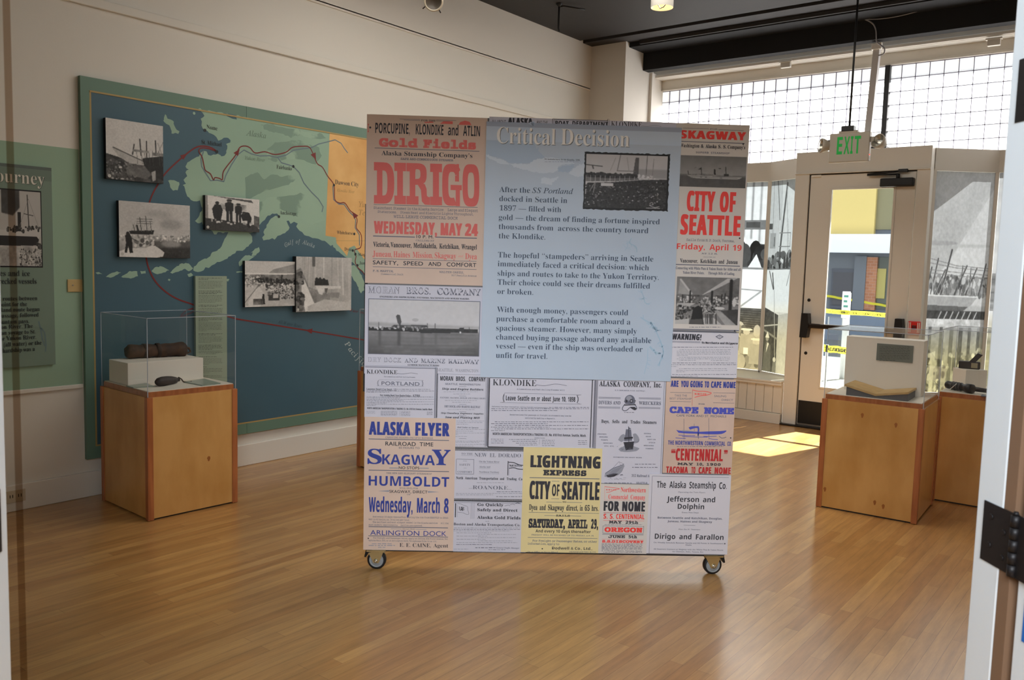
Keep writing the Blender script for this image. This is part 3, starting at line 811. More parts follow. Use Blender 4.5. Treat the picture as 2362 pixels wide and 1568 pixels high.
quad(590, 880, 725, 1110, slate2, 'door', 0, .05); quad(600, 900, 715, 1090, mat('dark grey door panel', C(78, 76, 82), .5), 'door_panel', .05, .02)
quad(725, 810, 772, 1115, slate, 'pilaster', 0, .12); quad(772, 815, 832, 1115, brick, 'brick_pier', 0, .1)
wdo = quad(835, 815, 905, 1110, mat('dark shop window', C(84, 88, 80), .2), 'window', 0, .03); 
quad(840, 880, 885, 1050, mat('yellow shop display', C(176, 164, 96), .5), 'window_display', .03, .02)
quad(575, 1155, 655, 1205, mat('grey notice', C(150, 158, 172), .5), 'notice', .1, .01)
for q in ((573, 1152, 657, 1156), (573, 1204, 657, 1208), (573, 1152, 577, 1208), (653, 1152, 657, 1208)): quad(*q, whitep, 'notice_border', .11, .006)
# pole sign on the pavement
pt = on_y(1680+676/2.45, 260+1010/2.45, 12.2); pb_ = pt.copy()
ps = thing('street_sign', 'white-grey parking sign on a pole outside the door glass', 'sign', (pt[0], 12.2, 0))
galv = mat('galvanised pole', C(196, 200, 204), .5, metal=.2)
b = MB(); b.cyl((0, 0, -.005), (0, 0, pt[2]-.02), .045, .045, galv, 14); b.build('pole', ps)
b = MB(); b.bbox(-.055, .055, -.062, -.05, pt[2]-.37, pt[2], galv, .02); sg = b.build('sign_plate', ps)
gre = mat('green sign ink', C(60, 120, 110), .5)
for k in range(4):
    b = MB(); b.box(-.03, .03-.012*(k % 2), -.064, -.0622, pt[2]-.08-.07*k, pt[2]-.05-.07*k, gre); b.build('sign_print', sg)
tapey = mat_translucent('yellow caution tape', C(250, 236, 60), .4); tink = mat('tape ink', C(60, 60, 40), .6)
def tape(p0, p1, y, th, label, words, ext=2.2):
    a = on_y(1680+p0[0]/2.45, 260+p0[1]/2.45, y); c = on_y(1680+p1[0]/2.45, 260+p1[1]/2.45, y)
    d = c-a; a = a-d*ext; c = c+d*ext; d = c-a
    o = Vector(a); t = MB(); L = float(np.linalg.norm(d)); n = 30
    path = [(L*i/n, 0, -.10*math.sin(math.pi*i/n)*0+.004*math.sin(i*1.7)) for i in range(n+1)]
    vs = [(p[0], 0, p[2]-th/2) for p in path]+[(p[0], 0, p[2]+th/2) for p in path]
    t.add(vs, [(i, i+1, n+2+i, n+1+i) for i in range(n)], tapey)
    for w0 in words: put_text(t, 'CAUTION', 'sansb', tink, L*w0, L*w0+th*3.6, -th*.28, th*.5, -.002)
    ob = t.build('caution_tape', None, label, 'tape', 'caution tapes outside')
    ob.location = o; ob.rotation_euler = (0, -math.atan2(d[2], math.hypot(d[0], d[1])), math.atan2(d[1], d[0]))
tape((550, 1120), (905, 1144), 12.13, .058, 'yellow caution tape strung level outside, below the pole sign', (.42, .455, .49, .525, .56))
tape((768, 1070), (905, 1093), FY-.105, .05, 'thin upper yellow caution tape crossing the brick pier outside', ())
tape((538, 1330), (655, 1343), 9.3, .075, 'broad lowest yellow caution tape seen beside the white backboard', (.40, .455, .52))

q = on_y(1908, 800, 9.31)
b = MB(); b.box(-.012, .012, -.005, .015, 0, q[2]+.03, galv)
o = b.build('barrier_stake', None, 'thin pale stake carrying the broad lowest caution tape outside', 'stake'); o.location = (q[0], 9.305, -.005)

# ================================================================== DISPLAY CASES
ply = mat_wood('birch plywood', C(206, 158, 94), C(186, 136, 72), 5, (1.2, 1.2, .5), .28)
cherry = mat_wood('cherry corner post', C(178, 108, 64), C(152, 88, 50), 9, (4, 4, .4), .3)
knot = mat('plywood knot', C(150, 92, 44), .4)
linen = mat('white deck board', C(222, 214, 200), .6)
shadow_gap = mat('black recessed foot', C(30, 26, 24), .6)
acr_edge = mat_translucent('polished acrylic edge', (.64, .68, .74), .5)
riserm = mat('white riser paint', C(226, 218, 206), .55, bump=(70, .05))
HP, HD, HC = .70, .732, 1.140
def make_case(label, knots):
    w, d = .592, .557                        # origin: the front left corner on the floor
    r = thing('display_case', label, 'display case', group='plywood display cases')
    b = MB(); b.box(.02, w-.02, .02, d-.02, 0, .012, shadow_gap); b.build('foot', r)
    b = MB(); b.box(.006, w-.006, .006, d-.006, .010, HP-.002, ply)
    b.build('cabinet', r)
    for x in (0, w-.034):
        for y in (0, d-.034):
            b = MB(); b.bbox(x, x+.034, y, y+.034, .002, HP, cherry, .003); b.build('corner_post', r)
    b = MB(); b.bbox(.016, w-.016, .016, d-.016, HP-.004, HD-.004, cherry, .002); b.build('top_rail', r)
    b = MB(); b.box(.02, w-.02, .02, d-.02, HD-.004, HD, linen); b.build('deck', r)
    for x, y in ((.22, .016), (.44, .016)):
        b = MB(); b.cyl((x, y-.001, HP+.012), (x, y+.004, HP+.012), .004, .004, MATS['plywood knot'], 10); b.build('deck_screw', r)
    for f, x, z in knots:
        b = MB(); n = 9
        pts = [(x+.010*math.cos(t)*(1+.3*math.sin(3*t)), z+.016*math.sin(t)) for t in [2*math.pi*k/n for k in range(n)]]
        if f == 'f': b.add([(p[0], .0055, p[1]) for p in pts], [list(range(n))], knot)
        else: b.add([(w-.0055, p[0], p[1]) for p in pts], [list(range(n))], knot)
        b.build('knot', r)
    return r
def make_cover(label, top=HC):
    w, d = .592, .557; a0, a1, c0, c1 = .009, w-.009, .009, d-.009
    r = thing('acrylic_cover', label, 'display cover', group='clear acrylic display covers')
    b = MB(); z0 = HP+.001; t = .005
    for s in (((a0, c0), (a1, c0)), ((a1, c0), (a1, c1)), ((a1, c1), (a0, c1)), ((a0, c1), (a0, c0))):
        (x0, y0), (x1, y1) = s
        b.add([(x0, y0, z0), (x1, y1, z0), (x1, y1, top), (x0, y0, top)], [(0, 1, 2, 3)], gcyl)
    b.add([(a0, c0, top), (a1, c0, top), (a1, c1, top), (a0, c1, top)], [(0, 1, 2, 3)], gcyl)
    b.build('sheet', r)
    b = MB(); e = .0016
    for x, y in ((a0, c0), (a1, c0), (a1, c1), (a0, c1)): b.box(x-e, x+e, y-e, y+e, z0, top, acr_edge)
    for (x0, x1, y0, y1) in ((a0, a1, c0, c0), (a0, a1, c1, c1), (a0, a0, c0, c1), (a1, a1, c0, c1)): b.box(x0-e, x1+e, y0-e, y1+e, top-e, top+e*1.2, acr_edge)
    b.build('edge', r)
    return r
cA = on_z(234.7, 1154); fA = on_z(342.5, 1203.5)
rzA = math.atan2(fA[1]-cA[1], fA[0]-cA[0]); 
caseA = make_case('display case nearest the left wall map, with a dark roll under its clear cover', [('r', .37, .30)])
caseA.location = (cA[0], cA[1], 0); caseA.rotation_euler[2] = rzA
covA = make_cover('clear cover over the dark roll and flask on the left display case'); covA.location = caseA.location; covA.rotation_euler[2] = rzA
def add_knots(case, ks):
    w = .592
    for x, z in ks:
        b = MB(); n = 9
        b.add([(x+.008*math.cos(t)*(1+.3*math.sin(3*t)), .0055, z+.016*math.sin(t)) for t in [2*math.pi*k/n for k in range(n)]], [list(range(n))[::1]], knot)
        b.build('knot', case)
cC = on_z(1881, 1168); fC = on_z(2099, 1208); rzC = math.atan2(fC[1]-cC[1], fC[0]-cC[0])
caseC = dup(caseA, (cC[0], cC[1], 0), rzC, 'display case with the white backboard and open book, in front of the street door')
for ch in list(caseC.children):
    if ch.name.startswith('knot'): bpy.data.objects.remove(ch)
add_knots(caseC, [(.245, .62), (.44, .585), (.05, .12), (.40, .075), (.35, .09)])
covC = dup(covA, caseC.location, rzC, 'clear cover over the white backboard and open book')
cD = on_z(2145, 1153); fD = on_z(2250, 1171)
caseD = dup(caseA, (cD[0]-.01, cD[1]+.005, 0), .02, 'display case behind the right door jamb, with a black cord-bound tube on top')
for ch in list(caseD.children):
    if ch.name.startswith('knot'): bpy.data.objects.remove(ch)
covD = dup(covA, caseD.location, .02, 'clear cover over the wooden plane and black cord-bound tube')
cB = on_z(822, 1076)
caseB = dup(caseA, (cB[0], cB[1], 0), -.01, 'display case mostly hidden behind the left edge of the poster panel')
covB = dup(covA, caseB.location, -.01, 'clear cover showing one bright edge beside the poster panel')
for ch in list(caseB.children):
    if ch.name.startswith('knot'): bpy.data.objects.remove(ch)

# --- inside the left case
def deckpt(px, py, z=HD): 
    p = on_z(px, py, z); return Vector((p[0], p[1], z))
Z1 = lambda x, y: (180+x/5.6, 680+y/5.6)
a = deckpt(*Z1(645, 1172)); c = deckpt(*Z1(1620, 1082)); l = deckpt(*Z1(397, 1112))
rz = math.atan2(c.y-a.y, c.x-a.x); L = (c-a).length; Dp = (l-a).length
ztop = CAM_H+ (lambda d: np.hypot(a.x, a.y)/np.linalg.norm(d[:2])*d[2])(ray(*Z1(640, 882)))
# its long side runs along the case's depth: origin at the near-left corner, local x along a-c
b = MB(); b.bbox(0, L, 0, Dp, 0, ztop-HD, riserm, .003)
rA = b.build('riser_block', None, 'long white riser block under the dark roll', 'display riser'); rA.location = a; rA.rotation_euler[2] = rz
hide = mat('dark brown hide', C(84, 58, 40), .75, noise=(16, .5, (1, 1, 1), C(48, 33, 24)), bump=(30, .6))
p0 = on_z(*Z1(640, 830), ztop+.0); p1 = on_z(*Z1(1410, 790), ztop)
p0 = Vector((p0[0], p0[1], ztop)); p1 = Vector((p1[0], p1[1], ztop)); ax = (p1-p0); LL = ax.length; u = ax.normalized()
R = .042
b = MB(); prof = []; n = 26
for i in range(n+1):
    t = i/n; r = R*(1+.04*math.sin(t*9)+.03*math.sin(t*23))
    if t < .03: r *= .75+.25*t/.03
    if t > .80: r *= 1.10
    if .80 < t < .82: r *= .95
    if t > .97: r *= .8
    prof.append((r, t*LL))
prof = [(0.001, 0)]+prof+[(.001, LL)]
k0 = len(b.v); b.lathe(prof, (0, 0, R), (1, 0, 0), hide, 26)
for i, q in enumerate(b.v):                   # wrinkled, slightly flattened
    x, y, z = q; w = .004*math.sin(x*60+math.atan2(z-R, y)*4)
    b.v[i] = (x, y*(1.12)+w, max(.0008, z*.96+w*.5))
roll = b.build('leather_roll', None, 'dark brown leathery roll lying on the long white riser block', 'roll')
nA = Vector((-u.y, u.x, 0)); roll.location = p0+nA*(R*.7); roll.rotation_euler[2] = math.atan2(u.y, u.x)
strap = mat('dark leather strap', C(52, 36, 26), .7)
for t in (.30, .52):
    b = MB(); b.lathe([(R*1.0, LL*t-.012), (R*1.06, LL*t-.01), (R*1.06, LL*t+.01), (R*1.0, LL*t+.012)], (0, 0, R*.985), (1, 0, 0), strap, 26)
    for i, q in enumerate(b.v): b.v[i] = (q[0], q[1]*1.13, max(.0006, q[2]))
    b.build('strap', roll)
b = MB(); e0 = Vector((LL, .0, R))
b.tube([(LL-.01, 0, R*1.2), (LL+.02, -.01, R*1.1), (LL+.025, -.02, R*.6), (LL-.02, -.04, .012)], [.010, .008, .006, .003], hide, 8); b.build('loose_flap', roll)
# water flask
p0 = deckpt(*Z1(1010, 1190)); p1 = deckpt(*Z1(1300, 1135)); u = (p1-p0); FL = u.length*1.02
dark = mat('black brown gourd', C(52, 42, 38), .55, noise=(14, .4), bump=(24, .4))
b = MB(); b.lathe([(.001, 0), (.015, .004), (.024, .02), (.029, .05), (.029, .09), (.026, .13), (.019, .165), (.013, FL-.03), (.009, FL-.01), (.011, FL-.003), (.001, FL)], (0, 0, .028), (1, 0, -.05), dark, 24)
for i, q in enumerate(b.v): b.v[i] = (q[0], q[1], max(.0008, q[2]))
fl_ = b.build('flask', None, 'small black-brown skin flask lying in front of the long white riser', 'flask'); fl_.location = p0; fl_.rotation_euler[2] = math.atan2(u.y, u.x)
b = MB(); b.tube([(FL-.01, .01, .022), (FL+.012, .012, .03), (FL+.02, .0, .02), (FL+.012, -.02, .006), (FL+.02, -.045, .004), (FL+.04, -.055, .004), (FL+.052, -.045, .005)], .0035, strap, 8); b.build('neck_cord', fl_)
glab = mat('grey green label card', C(132, 146, 134), .3)
gink = mat('label ink', C(70, 80, 76), .5)
def card(pts, label, th=.006):
    P = [deckpt(*Z1(*q)) for q in pts]; c = sum(P, Vector())/len(P)
    mb = MB(); mb.prism([((p-c).x, (p-c).y) for p in P], 0, th, glab)
    o = mb.build('label_card', None, label, 'label', 'grey-green label cards in the left case'); o.location = c
card([(715, 1206), (620, 1184), (880, 1150), (985, 1188)], 'grey-green label card left of the skin flask')
card([(1603, 1178), (1365, 1132), (1630, 1092), (1840, 1150)], 'grey-green label card right of the skin flask')

# --- the case with the open book
ZC = lambda x, y: (1880+x/6.2158, 740+y/6.2158)
a = deckpt(*ZC(397, 1062)); c = deckpt(*ZC(1532, 1200)); L = (c-a).length; rz = math.atan2(c.y-a.y, c.x-a.x)
r_ = ray(*ZC(430, 216)); zt = CAM_H+np.hypot(a.x, a.y)/np.linalg.norm(r_[:2])*r_[2]
rzc = rzC
bx = Vector((math.cos(rzc), math.sin(rzc), 0)); by = Vector((-math.sin(rzc), math.cos(rzc), 0))
base = a+by*.275
def on_back(px, py):
    d = Vector(ray(px, py)); t = (base-Vector(CAMP)).dot(by)/d.dot(by); return Vector(CAMP)+d*t
tl_ = on_back(*ZC(432, 216)); tr_ = on_back(*ZC(1568, 288)); ml_ = on_back(*ZC(405, 900))
a2 = base+bx*((ml_-base).dot(bx)); a2.z = HD; Lb = (tr_-a2).dot(bx); zt = min(tl_.z, HC-.008)
b = MB()
b.prism([(.016, 0), (.005, .005), (0, .016), (0, .15), (Lb, .15), (Lb, 0)], 0, zt-HD, riserm)
bb = b.build('backboard_block', None, 'tall white block with a grey caption behind the open book', 'display riser'); bb.location = a2; bb.rotation_euler[2] = rzc
fb = Frame((a2.x, a2.y, HD), rzc)
fb.o[:2] -= np.array([by.x, by.y])*.0005
sh = Sheet(fb, (1880, 740, 6.2158), .004)
sh.paper(mat('dark grey caption card', C(112, 116, 108), .5), (893, 320), (1398, 604))
for k in range(9): sh.small(925, 1380, 375+k*24, 11, mat('caption ink', C(60, 64, 60), .6), .96 if k < 8 else .5)
o = sh.mb.build('caption_card', None, 'dark grey caption card on the tall white block', 'label'); o.location = fb.o; o.rotation_euler[2] = fb.rz
tan = mat('tan book cloth', C(196, 164, 112), .6, noise=(22, .15)); tan2 = mat('tan book edge', C(176, 138, 98), .6)
grw = mat('grey felt cradle', C(96, 96, 98), .8)
def on_front(px, py, dy=.012):
    o_ = a+by*dy; d = Vector(ray(px, py)); t = (o_-Vector(CAMP)).dot(by)/d.dot(by); return Vector(CAMP)+d*t
sp = on_front(*ZC(860, 1098)); sp.z = HD
lt = on_front(*ZC(420, 922)); rt = on_front(*ZC(1340, 1040))
xl = (lt-sp).dot(bx); hl = lt.z-HD-.004; xr = (rt-sp).dot(bx); hr = rt.z-HD-.004; dB = .26
bk = thing('open_book', 'open tan book lying in a shallow V in front of the tall white block', 'book', sp, rzc)
def leafbox(x1, z1, name, th=.012):
    n = 6; mb = MB()
    lo = [(0.0, .014), (x1, z1)]
    v = Vector((x1, 0, z1-.014)).normalized(); nn = Vector((-v.z, 0, v.x)) if x1 > 0 else Vector((v.z, 0, -v.x))
    p = [Vector((0, 0, .014)), Vector((x1, 0, z1)), Vector((x1, 0, z1))+nn*th, Vector((0, 0, .014))+nn*th]
    vs = [(q.x, -.0, q.z) for q in p]+[(q.x, dB, q.z) for q in p]
    mb.add(vs, [(0, 1, 2, 3), (7, 6, 5, 4), (0, 4, 5, 1), (1, 5, 6, 2), (2, 6, 7, 3), (3, 7, 4, 0)], tan)
    mb.build(name, bk)
leafbox(xl, hl, 'left_board'); leafbox(xr, hr, 'right_board')
b = MB(); k_ = .93; b.slab([(xl*k_, 0), (xr*.98, 0), (xr*.98, .013+(hr-.014)*.97), (0, .0125), (xl*k_, .012+(hl-.014)*k_)], .004, dB-.02, grw)
cr = b.build('book_cradle', None, 'grey felt wedge cradle under the open book', 'book stand'); cr.location = sp+Vector((0, 0, .0005)); cr.rotation_euler[2] = rzc

# --- the case behind the right jamb
ZD = lambda x, y: (2120+x/2.705, 360+y/2.705)
q = deckpt(*ZD(165, 1447)); 
cnr = caseD.location+Vector((.125, .235, HD)); r_ = ray(2229, 853); zr = CAM_H+np.hypot(cnr.x, cnr.y)/np.linalg.norm(r_[:2])*r_[2]-HD
b = MB(); b.bbox(0, .15, 0, .15, 0, zr, riserm, .003)
rD = b.build('riser_block', None, 'short white riser block under the wooden plane', 'display riser'); rD.location = cnr; rD.rotation_euler[2] = math.radians(42)
dkw = mat('blackened wood', C(56, 48, 44), .4, noise=(12, .3))
pl = thing('wood_plane', 'small blackened wooden plane standing on the short white riser', 'tool', rD.location+Vector((.0, .105, zr+.0006)), .10)
b = MB(); b.bbox(-.065, .065, -.026, .026, 0, .05, dkw, .006); b.build('plane_body', pl)
b = MB(); b.slab([(-.005, .046), (.035, .046), (.075, .098), (.045, .11)], -.018, .018, dkw); b.build('wedge', pl)
b = MB(); b.box(.012, .05, -.0268, -.0255, .008, .042, mat('worn brass plate', C(150, 138, 108), .4)); b.build('plate', pl)
tp = caseD.location+Vector((.03, .165, HD)); tq = caseD.location+Vector((.20, .05, HD)); u = tq-tp
tl = thing('bound_tube', 'black cord-bound tube lying in front of the short white riser', 'tube', tp, math.atan2(u.y, u.x))
TL = u.length
bk2 = mat('black japanned metal', C(36, 34, 36), .3)
b = MB(); b.lathe([(.001, 0), (.024, 0), (.026, .006), (.026, .03), (.024, .034), (.024, TL-.05), (.03, TL-.045), (.031, TL), (.02, TL+.002), (.001, TL-.01)], (0, 0, .031), (1, 0, 0), bk2, 24); b.build('barrel', tl)
for k in range(4):
    t = .05+k*.022
    b = MB(); b.lathe([(.024, t-.005), (.029, t), (.024, t+.005)], (0, 0, .031), (1, .0, .0), mat('grey binding cord', C(70, 68, 68), .6), 20); b.build('cord_turn', tl)
b = MB(); b.tube([(.10, -.025, .05), (.06, -.04, .004), (.03, -.055, .003)], .0018, whitep, 6); b.build('cord_end', tl)
b = MB(); b.cyl((TL-.02, .02, .03), (TL+.05, .10, .022), .016, .014, bk2, 16); b.build('draw_tube', tl)
b = MB(); b.prism([(-.05, -.03), (.06, -.03), (.06, .03), (-.05, .03)], 0, .006, mat('slate label card', C(96, 100, 110), .4))
o = b.build('label_card', None, 'slate label card beside the black cord-bound tube', 'label'); o.location = deckpt(2264, 913)+Vector((.05, .0, 0))

# ================================================================== LEFT WALL: MAP, PHOTOS, PANEL
MF = Frame((WX+.03, 2.402, 0), math.pi/2)
sea = mat('map sea blue', C(70, 102, 116), .42, noise=(1.1, .10)); teal = mat('map border teal', C(104, 134, 118), .45)
gold = mat('map gold line', C(176, 152, 96), .5)
land = mat_picture_land('map land green', C(158, 188, 166), C(146, 176, 156), 1.4)
land2 = mat('map upland green', C(158, 188, 166), .7, noise=(3.2, .2, (1, 1, 1), C(128, 156, 140)))
for q_, n_ in zip(land2.node_tree.nodes['Color Ramp'].color_ramp.elements, (.49, .53)): q_.position = n_
orange = mat_picture_land('map yukon orange', C(236, 192, 126), C(218, 166, 100), 3.5)
river = mat('map river grey', C(108, 128, 138), .6); redline = mat('map route red', C(120, 38, 36), .5)
mink = mat('map ink', C(44, 50, 52), .6); mgrey = mat('map grey lettering', C(108, 132, 116), .6); mwhite = mat('map white lettering', C(182, 196, 196), .6)
mp_ = thing('wall_map', 'large blue and green wall map of Alaska with red route lines', 'map', MF.o, MF.rz)
seam = [0, 1.125, 2.25, 3.375]
for i in range(3):
    b = MB(); b.box(seam[i]+.0012, seam[i+1]-.0012, 0, .028, .236, 2.519, teal); b.build('map_board', mp_)
b = MB(); x0, z1 = MF.at(206, 208); x1 = 3.375-.068; z0 = .31
b.box(x0, x1, -.0004, 0, z0, z1, gold); b.box(x0+.010, x1-.010, -.0008, 0, z0+.010, z1-.010, sea); b.build('sea_print', mp_); GB = (x0, x1, z0, z1)
RZ = (170, 160, 2.9043)
S = Sheet(MF, RZ, 0.0); S.y = 0; S.ink = -.0013
main = [(835, 262), (862, 290), (875, 312), (850, 330), (858, 350), (855, 375), (880, 408), (905, 425), (940, 440), (955, 455), (968, 478), (990, 470), (1005, 458), (1035, 460), (1050, 475), (1048, 490), (1020, 500), (1028, 530), (1022, 560), (1010, 578), (990, 583), (965, 565), (935, 570), (918, 578), (900, 573), (890, 550), (870, 545), (848, 560), (838, 583), (800, 600), (762, 622), (748, 650), (770, 670), (748, 690), (760, 715), (735, 740), (752, 765), (730, 775), (745, 800), (760, 850), (785, 875), (825, 884), (845, 878), (850, 900), (862, 930), (845, 960), (835, 990), (812, 1015), (830, 1030), (858, 1022), (880, 1060), (930, 1085), (940, 1105), (955, 1105), (965, 1090), (1000, 1098), (1035, 1090), (1010, 1135), (990, 1185), (960, 1215), (920, 1235), (900, 1260), (860, 1275), (835, 1290), (805, 1320), (800, 1345), (830, 1357), (870, 1345), (882, 1325), (905, 1330), (925, 1312), (960, 1290), (1000, 1280), (1050, 1250), (1090, 1215), (1130, 1215), (1170, 1185), (1197, 1150), (1195, 1120), (1170, 1095), (1225, 1080), (1240, 1045), (1262, 1020), (1290, 990), (1330, 965), (1362, 965), (1378, 985), (1350, 980), (1320, 1000), (1302, 1030), (1290, 1060), (1270, 1090), (1278, 1108), (1262, 1125), (1270, 1145), (1295, 1140), (1330, 1130), (1345, 1140), (1365, 1115), (1400, 1100), (1425, 1085), (1445, 1060), (1435, 1040), (1425, 1015), (1440, 1012), (1452, 1035), (1475, 1020), (1500, 1032), (1490, 1052), (1512, 1080), (1530, 1090), (1545, 1110), (1600, 1130), (1650, 1140), (1690, 1155), (1720, 1182), (1735, 1175), (1752, 1198), (1790, 1235), (1830, 1262), (1868, 1292), (1900, 1330), (1930, 1345), (1945, 1370), (1990, 1430), (2100, 1560), (2200, 1700), (2200, 530), (1960, 462), (1715, 424), (1400, 366), (1140, 318), (1000, 292)]
def coastal(pts, amp=5.0, step=14):
    out = []
    for i, q in enumerate(pts):
        w = pts[(i+1) % len(pts)]; L = math.hypot(w[0]-q[0], w[1]-q[1]); n = max(1, int(L/step)); 
        if L > 180: n = 1
        out.append(q)
        for k in range(1, n):
            t = k/n; out.append((q[0]+(w[0]-q[0])*t+random.uniform(-amp, amp), q[1]+(w[1]-q[1])*t+random.uniform(-amp, amp)))
    return out
S.area(coastal(main), land)
S.area([(1000, 294), (1050, 299), (1085, 306), (1092, 336), (1062, 330), (1030, 315)], sea, .0003)
for blob, mt in (([(1255, 365), (1330, 370), (1420, 390), (1500, 400), (1590, 430), (1660, 430), (1690, 460), (1600, 470), (1520, 440), (1450, 455), (1390, 430), (1320, 420), (1275, 400)], land2),
             ([(1150, 730), (1190, 700), (1230, 690), (1270, 740), (1330, 700), (1400, 720), (1460, 690), (1480, 740), (1420, 780), (1330, 800), (1250, 830), (1190, 860), (1150, 880)], land2),
             ([(1230, 900), (1300, 860), (1420, 850), (1520, 830), (1600, 880), (1660, 930), (1680, 1010), (1600, 1040), (1540, 1010), (1450, 960), (1380, 930), (1290, 960), (1230, 1000)], land2),
             ([(1290, 540), (1350, 490), (1420, 480), (1500, 470), (1560, 500), (1640, 520), (1660, 580), (1620, 640), (1540, 610), (1440, 600), (1350, 620), (1300, 600)], land2)): 
    # ragged outline, as printed relief
    rg = []
    for i, q in enumerate(blob):
        w = blob[(i+1) % len(blob)]
        for k in range(4):
            t = k/4; rg.append((q[0]+(w[0]-q[0])*t+random.uniform(-5, 5), q[1]+(w[1]-q[1])*t+random.uniform(-5, 5)))
    S.area(rg, mt, .0003)
S.area([(1714, 424), (1960, 462), (2200, 530), (2200, 1450), (1960, 1280), (1940, 1265), (1880, 1180), (1845, 1195), (1830, 1250), (1808, 1222), (1760, 1165), (1755, 1125), (1686, 1114)], orange, .0005)
S.line([(1755, 1148), (2180, 1150)], 2, gold, .0007)
for isl in ([(612, 300), (628, 330), (645, 335), (670, 350), (675, 380), (690, 405), (708, 415), (700, 432), (680, 425), (655, 430), (650, 400), (640, 375), (620, 365), (600, 345)], [(632, 745), (660, 742), (705, 755), (708, 770), (695, 810), (665, 812), (645, 785)], [(1240, 1190), (1245, 1220), (1220, 1245), (1190, 1250), (1200, 1225), (1180, 1235), (1215, 1200)], [(1150, 1245), (1215, 1250), (1180, 1275), (1110, 1320), (1105, 1290)], [(520, 1350), (545, 1325), (590, 1320), (620, 1335), (640, 1345), (600, 1360), (560, 1372)], [(645, 1360), (690, 1318), (725, 1298), (770, 1300), (800, 1332), (785, 1345), (770, 1352), (745, 1335), (700, 1355), (660, 1368)], [(215, 1390), (250, 1365), (290, 1352), (318, 1360), (280, 1380), (245, 1395)], [(318, 1390), (375, 1350), (425, 1352), (430, 1385), (390, 1398), (330, 1395)], [(445, 1350), (480, 1348), (482, 1366), (452, 1370)], [(145, 1362), (170, 1358), (192, 1370), (160, 1372)], [(635, 1402), (648, 1406), (642, 1418), (630, 1412)], [(1022, 1402), (1042, 1404), (1034, 1420), (1020, 1416)], [(1088, 1355), (1130, 1352), (1128, 1362), (1090, 1362)], [(1845, 1320), (1880, 1310), (1905, 1340), (1930, 1380), (1945, 1420), (1945, 1480), (1925, 1500), (1900, 1450), (1870, 1400), (1850, 1370)], [(1960, 1480), (1990, 1520), (2010, 1600), (1980, 1620), (1955, 1540)], [(760, 1372), (785, 1362), (800, 1378), (770, 1390)]):
    S.area(coastal(isl, 4, 11), land)
S.mb.disc(S.at(806, 294), .009, S.ink, land)
for rv in ([(870, 545), (852, 600), (856, 650), (882, 692), (916, 745), (960, 742), (1005, 752), (1018, 710), (1055, 640), (1100, 570), (1140, 540), (1190, 566), (1245, 580), (1310, 578), (1360, 590), (1420, 575), (1470, 542), (1530, 532), (1590, 525), (1640, 500), (1690, 488), (1750, 472), (1790, 495), (1812, 530), (1835, 560)], [(1365, 590), (1390, 625), (1440, 640), (1470, 650), (1510, 690), (1540, 760), (1590, 820), (1640, 870), (1670, 920), (1662, 955)], [(1735, 780), (1740, 872), (1775, 902), (1810, 903), (1842, 950), (1872, 980), (1888, 1010), (1884, 1060), (1912, 1108), (1914, 1180)]):
    S.line(rv, 8, river, .0008)
def smooth(pts, k=6):
    out = []
    for i in range(len(pts)-1):
        p0, p1, p2, p3 = [np.array(pts[j], float) for j in (max(i-1, 0), i, i+1, min(i+2, len(pts)-1))]
        for t in np.linspace(0, 1, k, endpoint=False):
            out.append(.5*((2*p1)+(-p0+p2)*t+(2*p0-5*p1+4*p2-p3)*t*t+(-p0+3*p1-3*p2+p3)*t**3))
    return out+[np.array(pts[-1], float)]
S.line(smooth([(958, 548), (920, 525), (870, 514), (820, 522), (765, 558), (680, 630), (610, 700), (560, 775), (515, 865), (480, 1000), (470, 1130), (480, 1230), (495, 1310), (525, 1385), (570, 1448), (630, 1500), (700, 1540), (790, 1572), (850, 1600)]), 10, redline, .0010)
S.line([(850, 1602), (1085, 1670), (1583, 1751), (2100, 1838)], 10, redline, .0010)
S.line([(715, 1650), (750, 1615), (800, 1600)], 8, redline, .0010)
S.line(smooth([(958, 550), (900, 530), (850, 528), (838, 550), (860, 590), (875, 660), (885, 680), (915, 700), (935, 740), (945, 725), (975, 730), (995, 738), (1000, 690), (1025, 650), (1080, 580), (1110, 525), (1145, 513), (1180, 525), (1215, 560), (1280, 552), (1345, 570), (1420, 555), (1465, 522), (1530, 515), (1575, 520), (1600, 560), (1630, 630), (1665, 655), (1700, 715), (1742, 775), (1748, 870), (1780, 895), (1815, 895), (1850, 945), (1880, 970), (1898, 1010), (1892, 1060), (1925, 1110), (1922, 1190), (1880, 1210), (1890, 1250), (1885, 1290), (1905, 1330), (1945, 1370), (2000, 1500)], 4), 8, redline, .0010)
def arrow(x, y, ang, L=46, w=36):
    c, s_ = math.cos(ang), math.sin(ang)
    S.area([(x+c*L*.6, y+s_*L*.6), (x-c*L*.4-s_*w/2, y-s_*L*.4+c*w/2), (x-c*L*.4+s_*w/2, y-s_*L*.4-c*w/2)], redline, .0013)
arrow(738, 580, -.62); arrow(1095, 555, -.95); arrow(1610, 580, 1.15); arrow(1880, 975, -2.2); arrow(1578, 1750, math.pi+.17)
for x, y in ((878, 408), (958, 551), (1470, 650), (1373, 986), (1742, 775), (1878, 1102), (1868, 1213), (1886, 1237), (1900, 1312)): S.mb.disc(S.at(x, y), .0105, S.ink-.0016, mink)
S.ink = -.0022
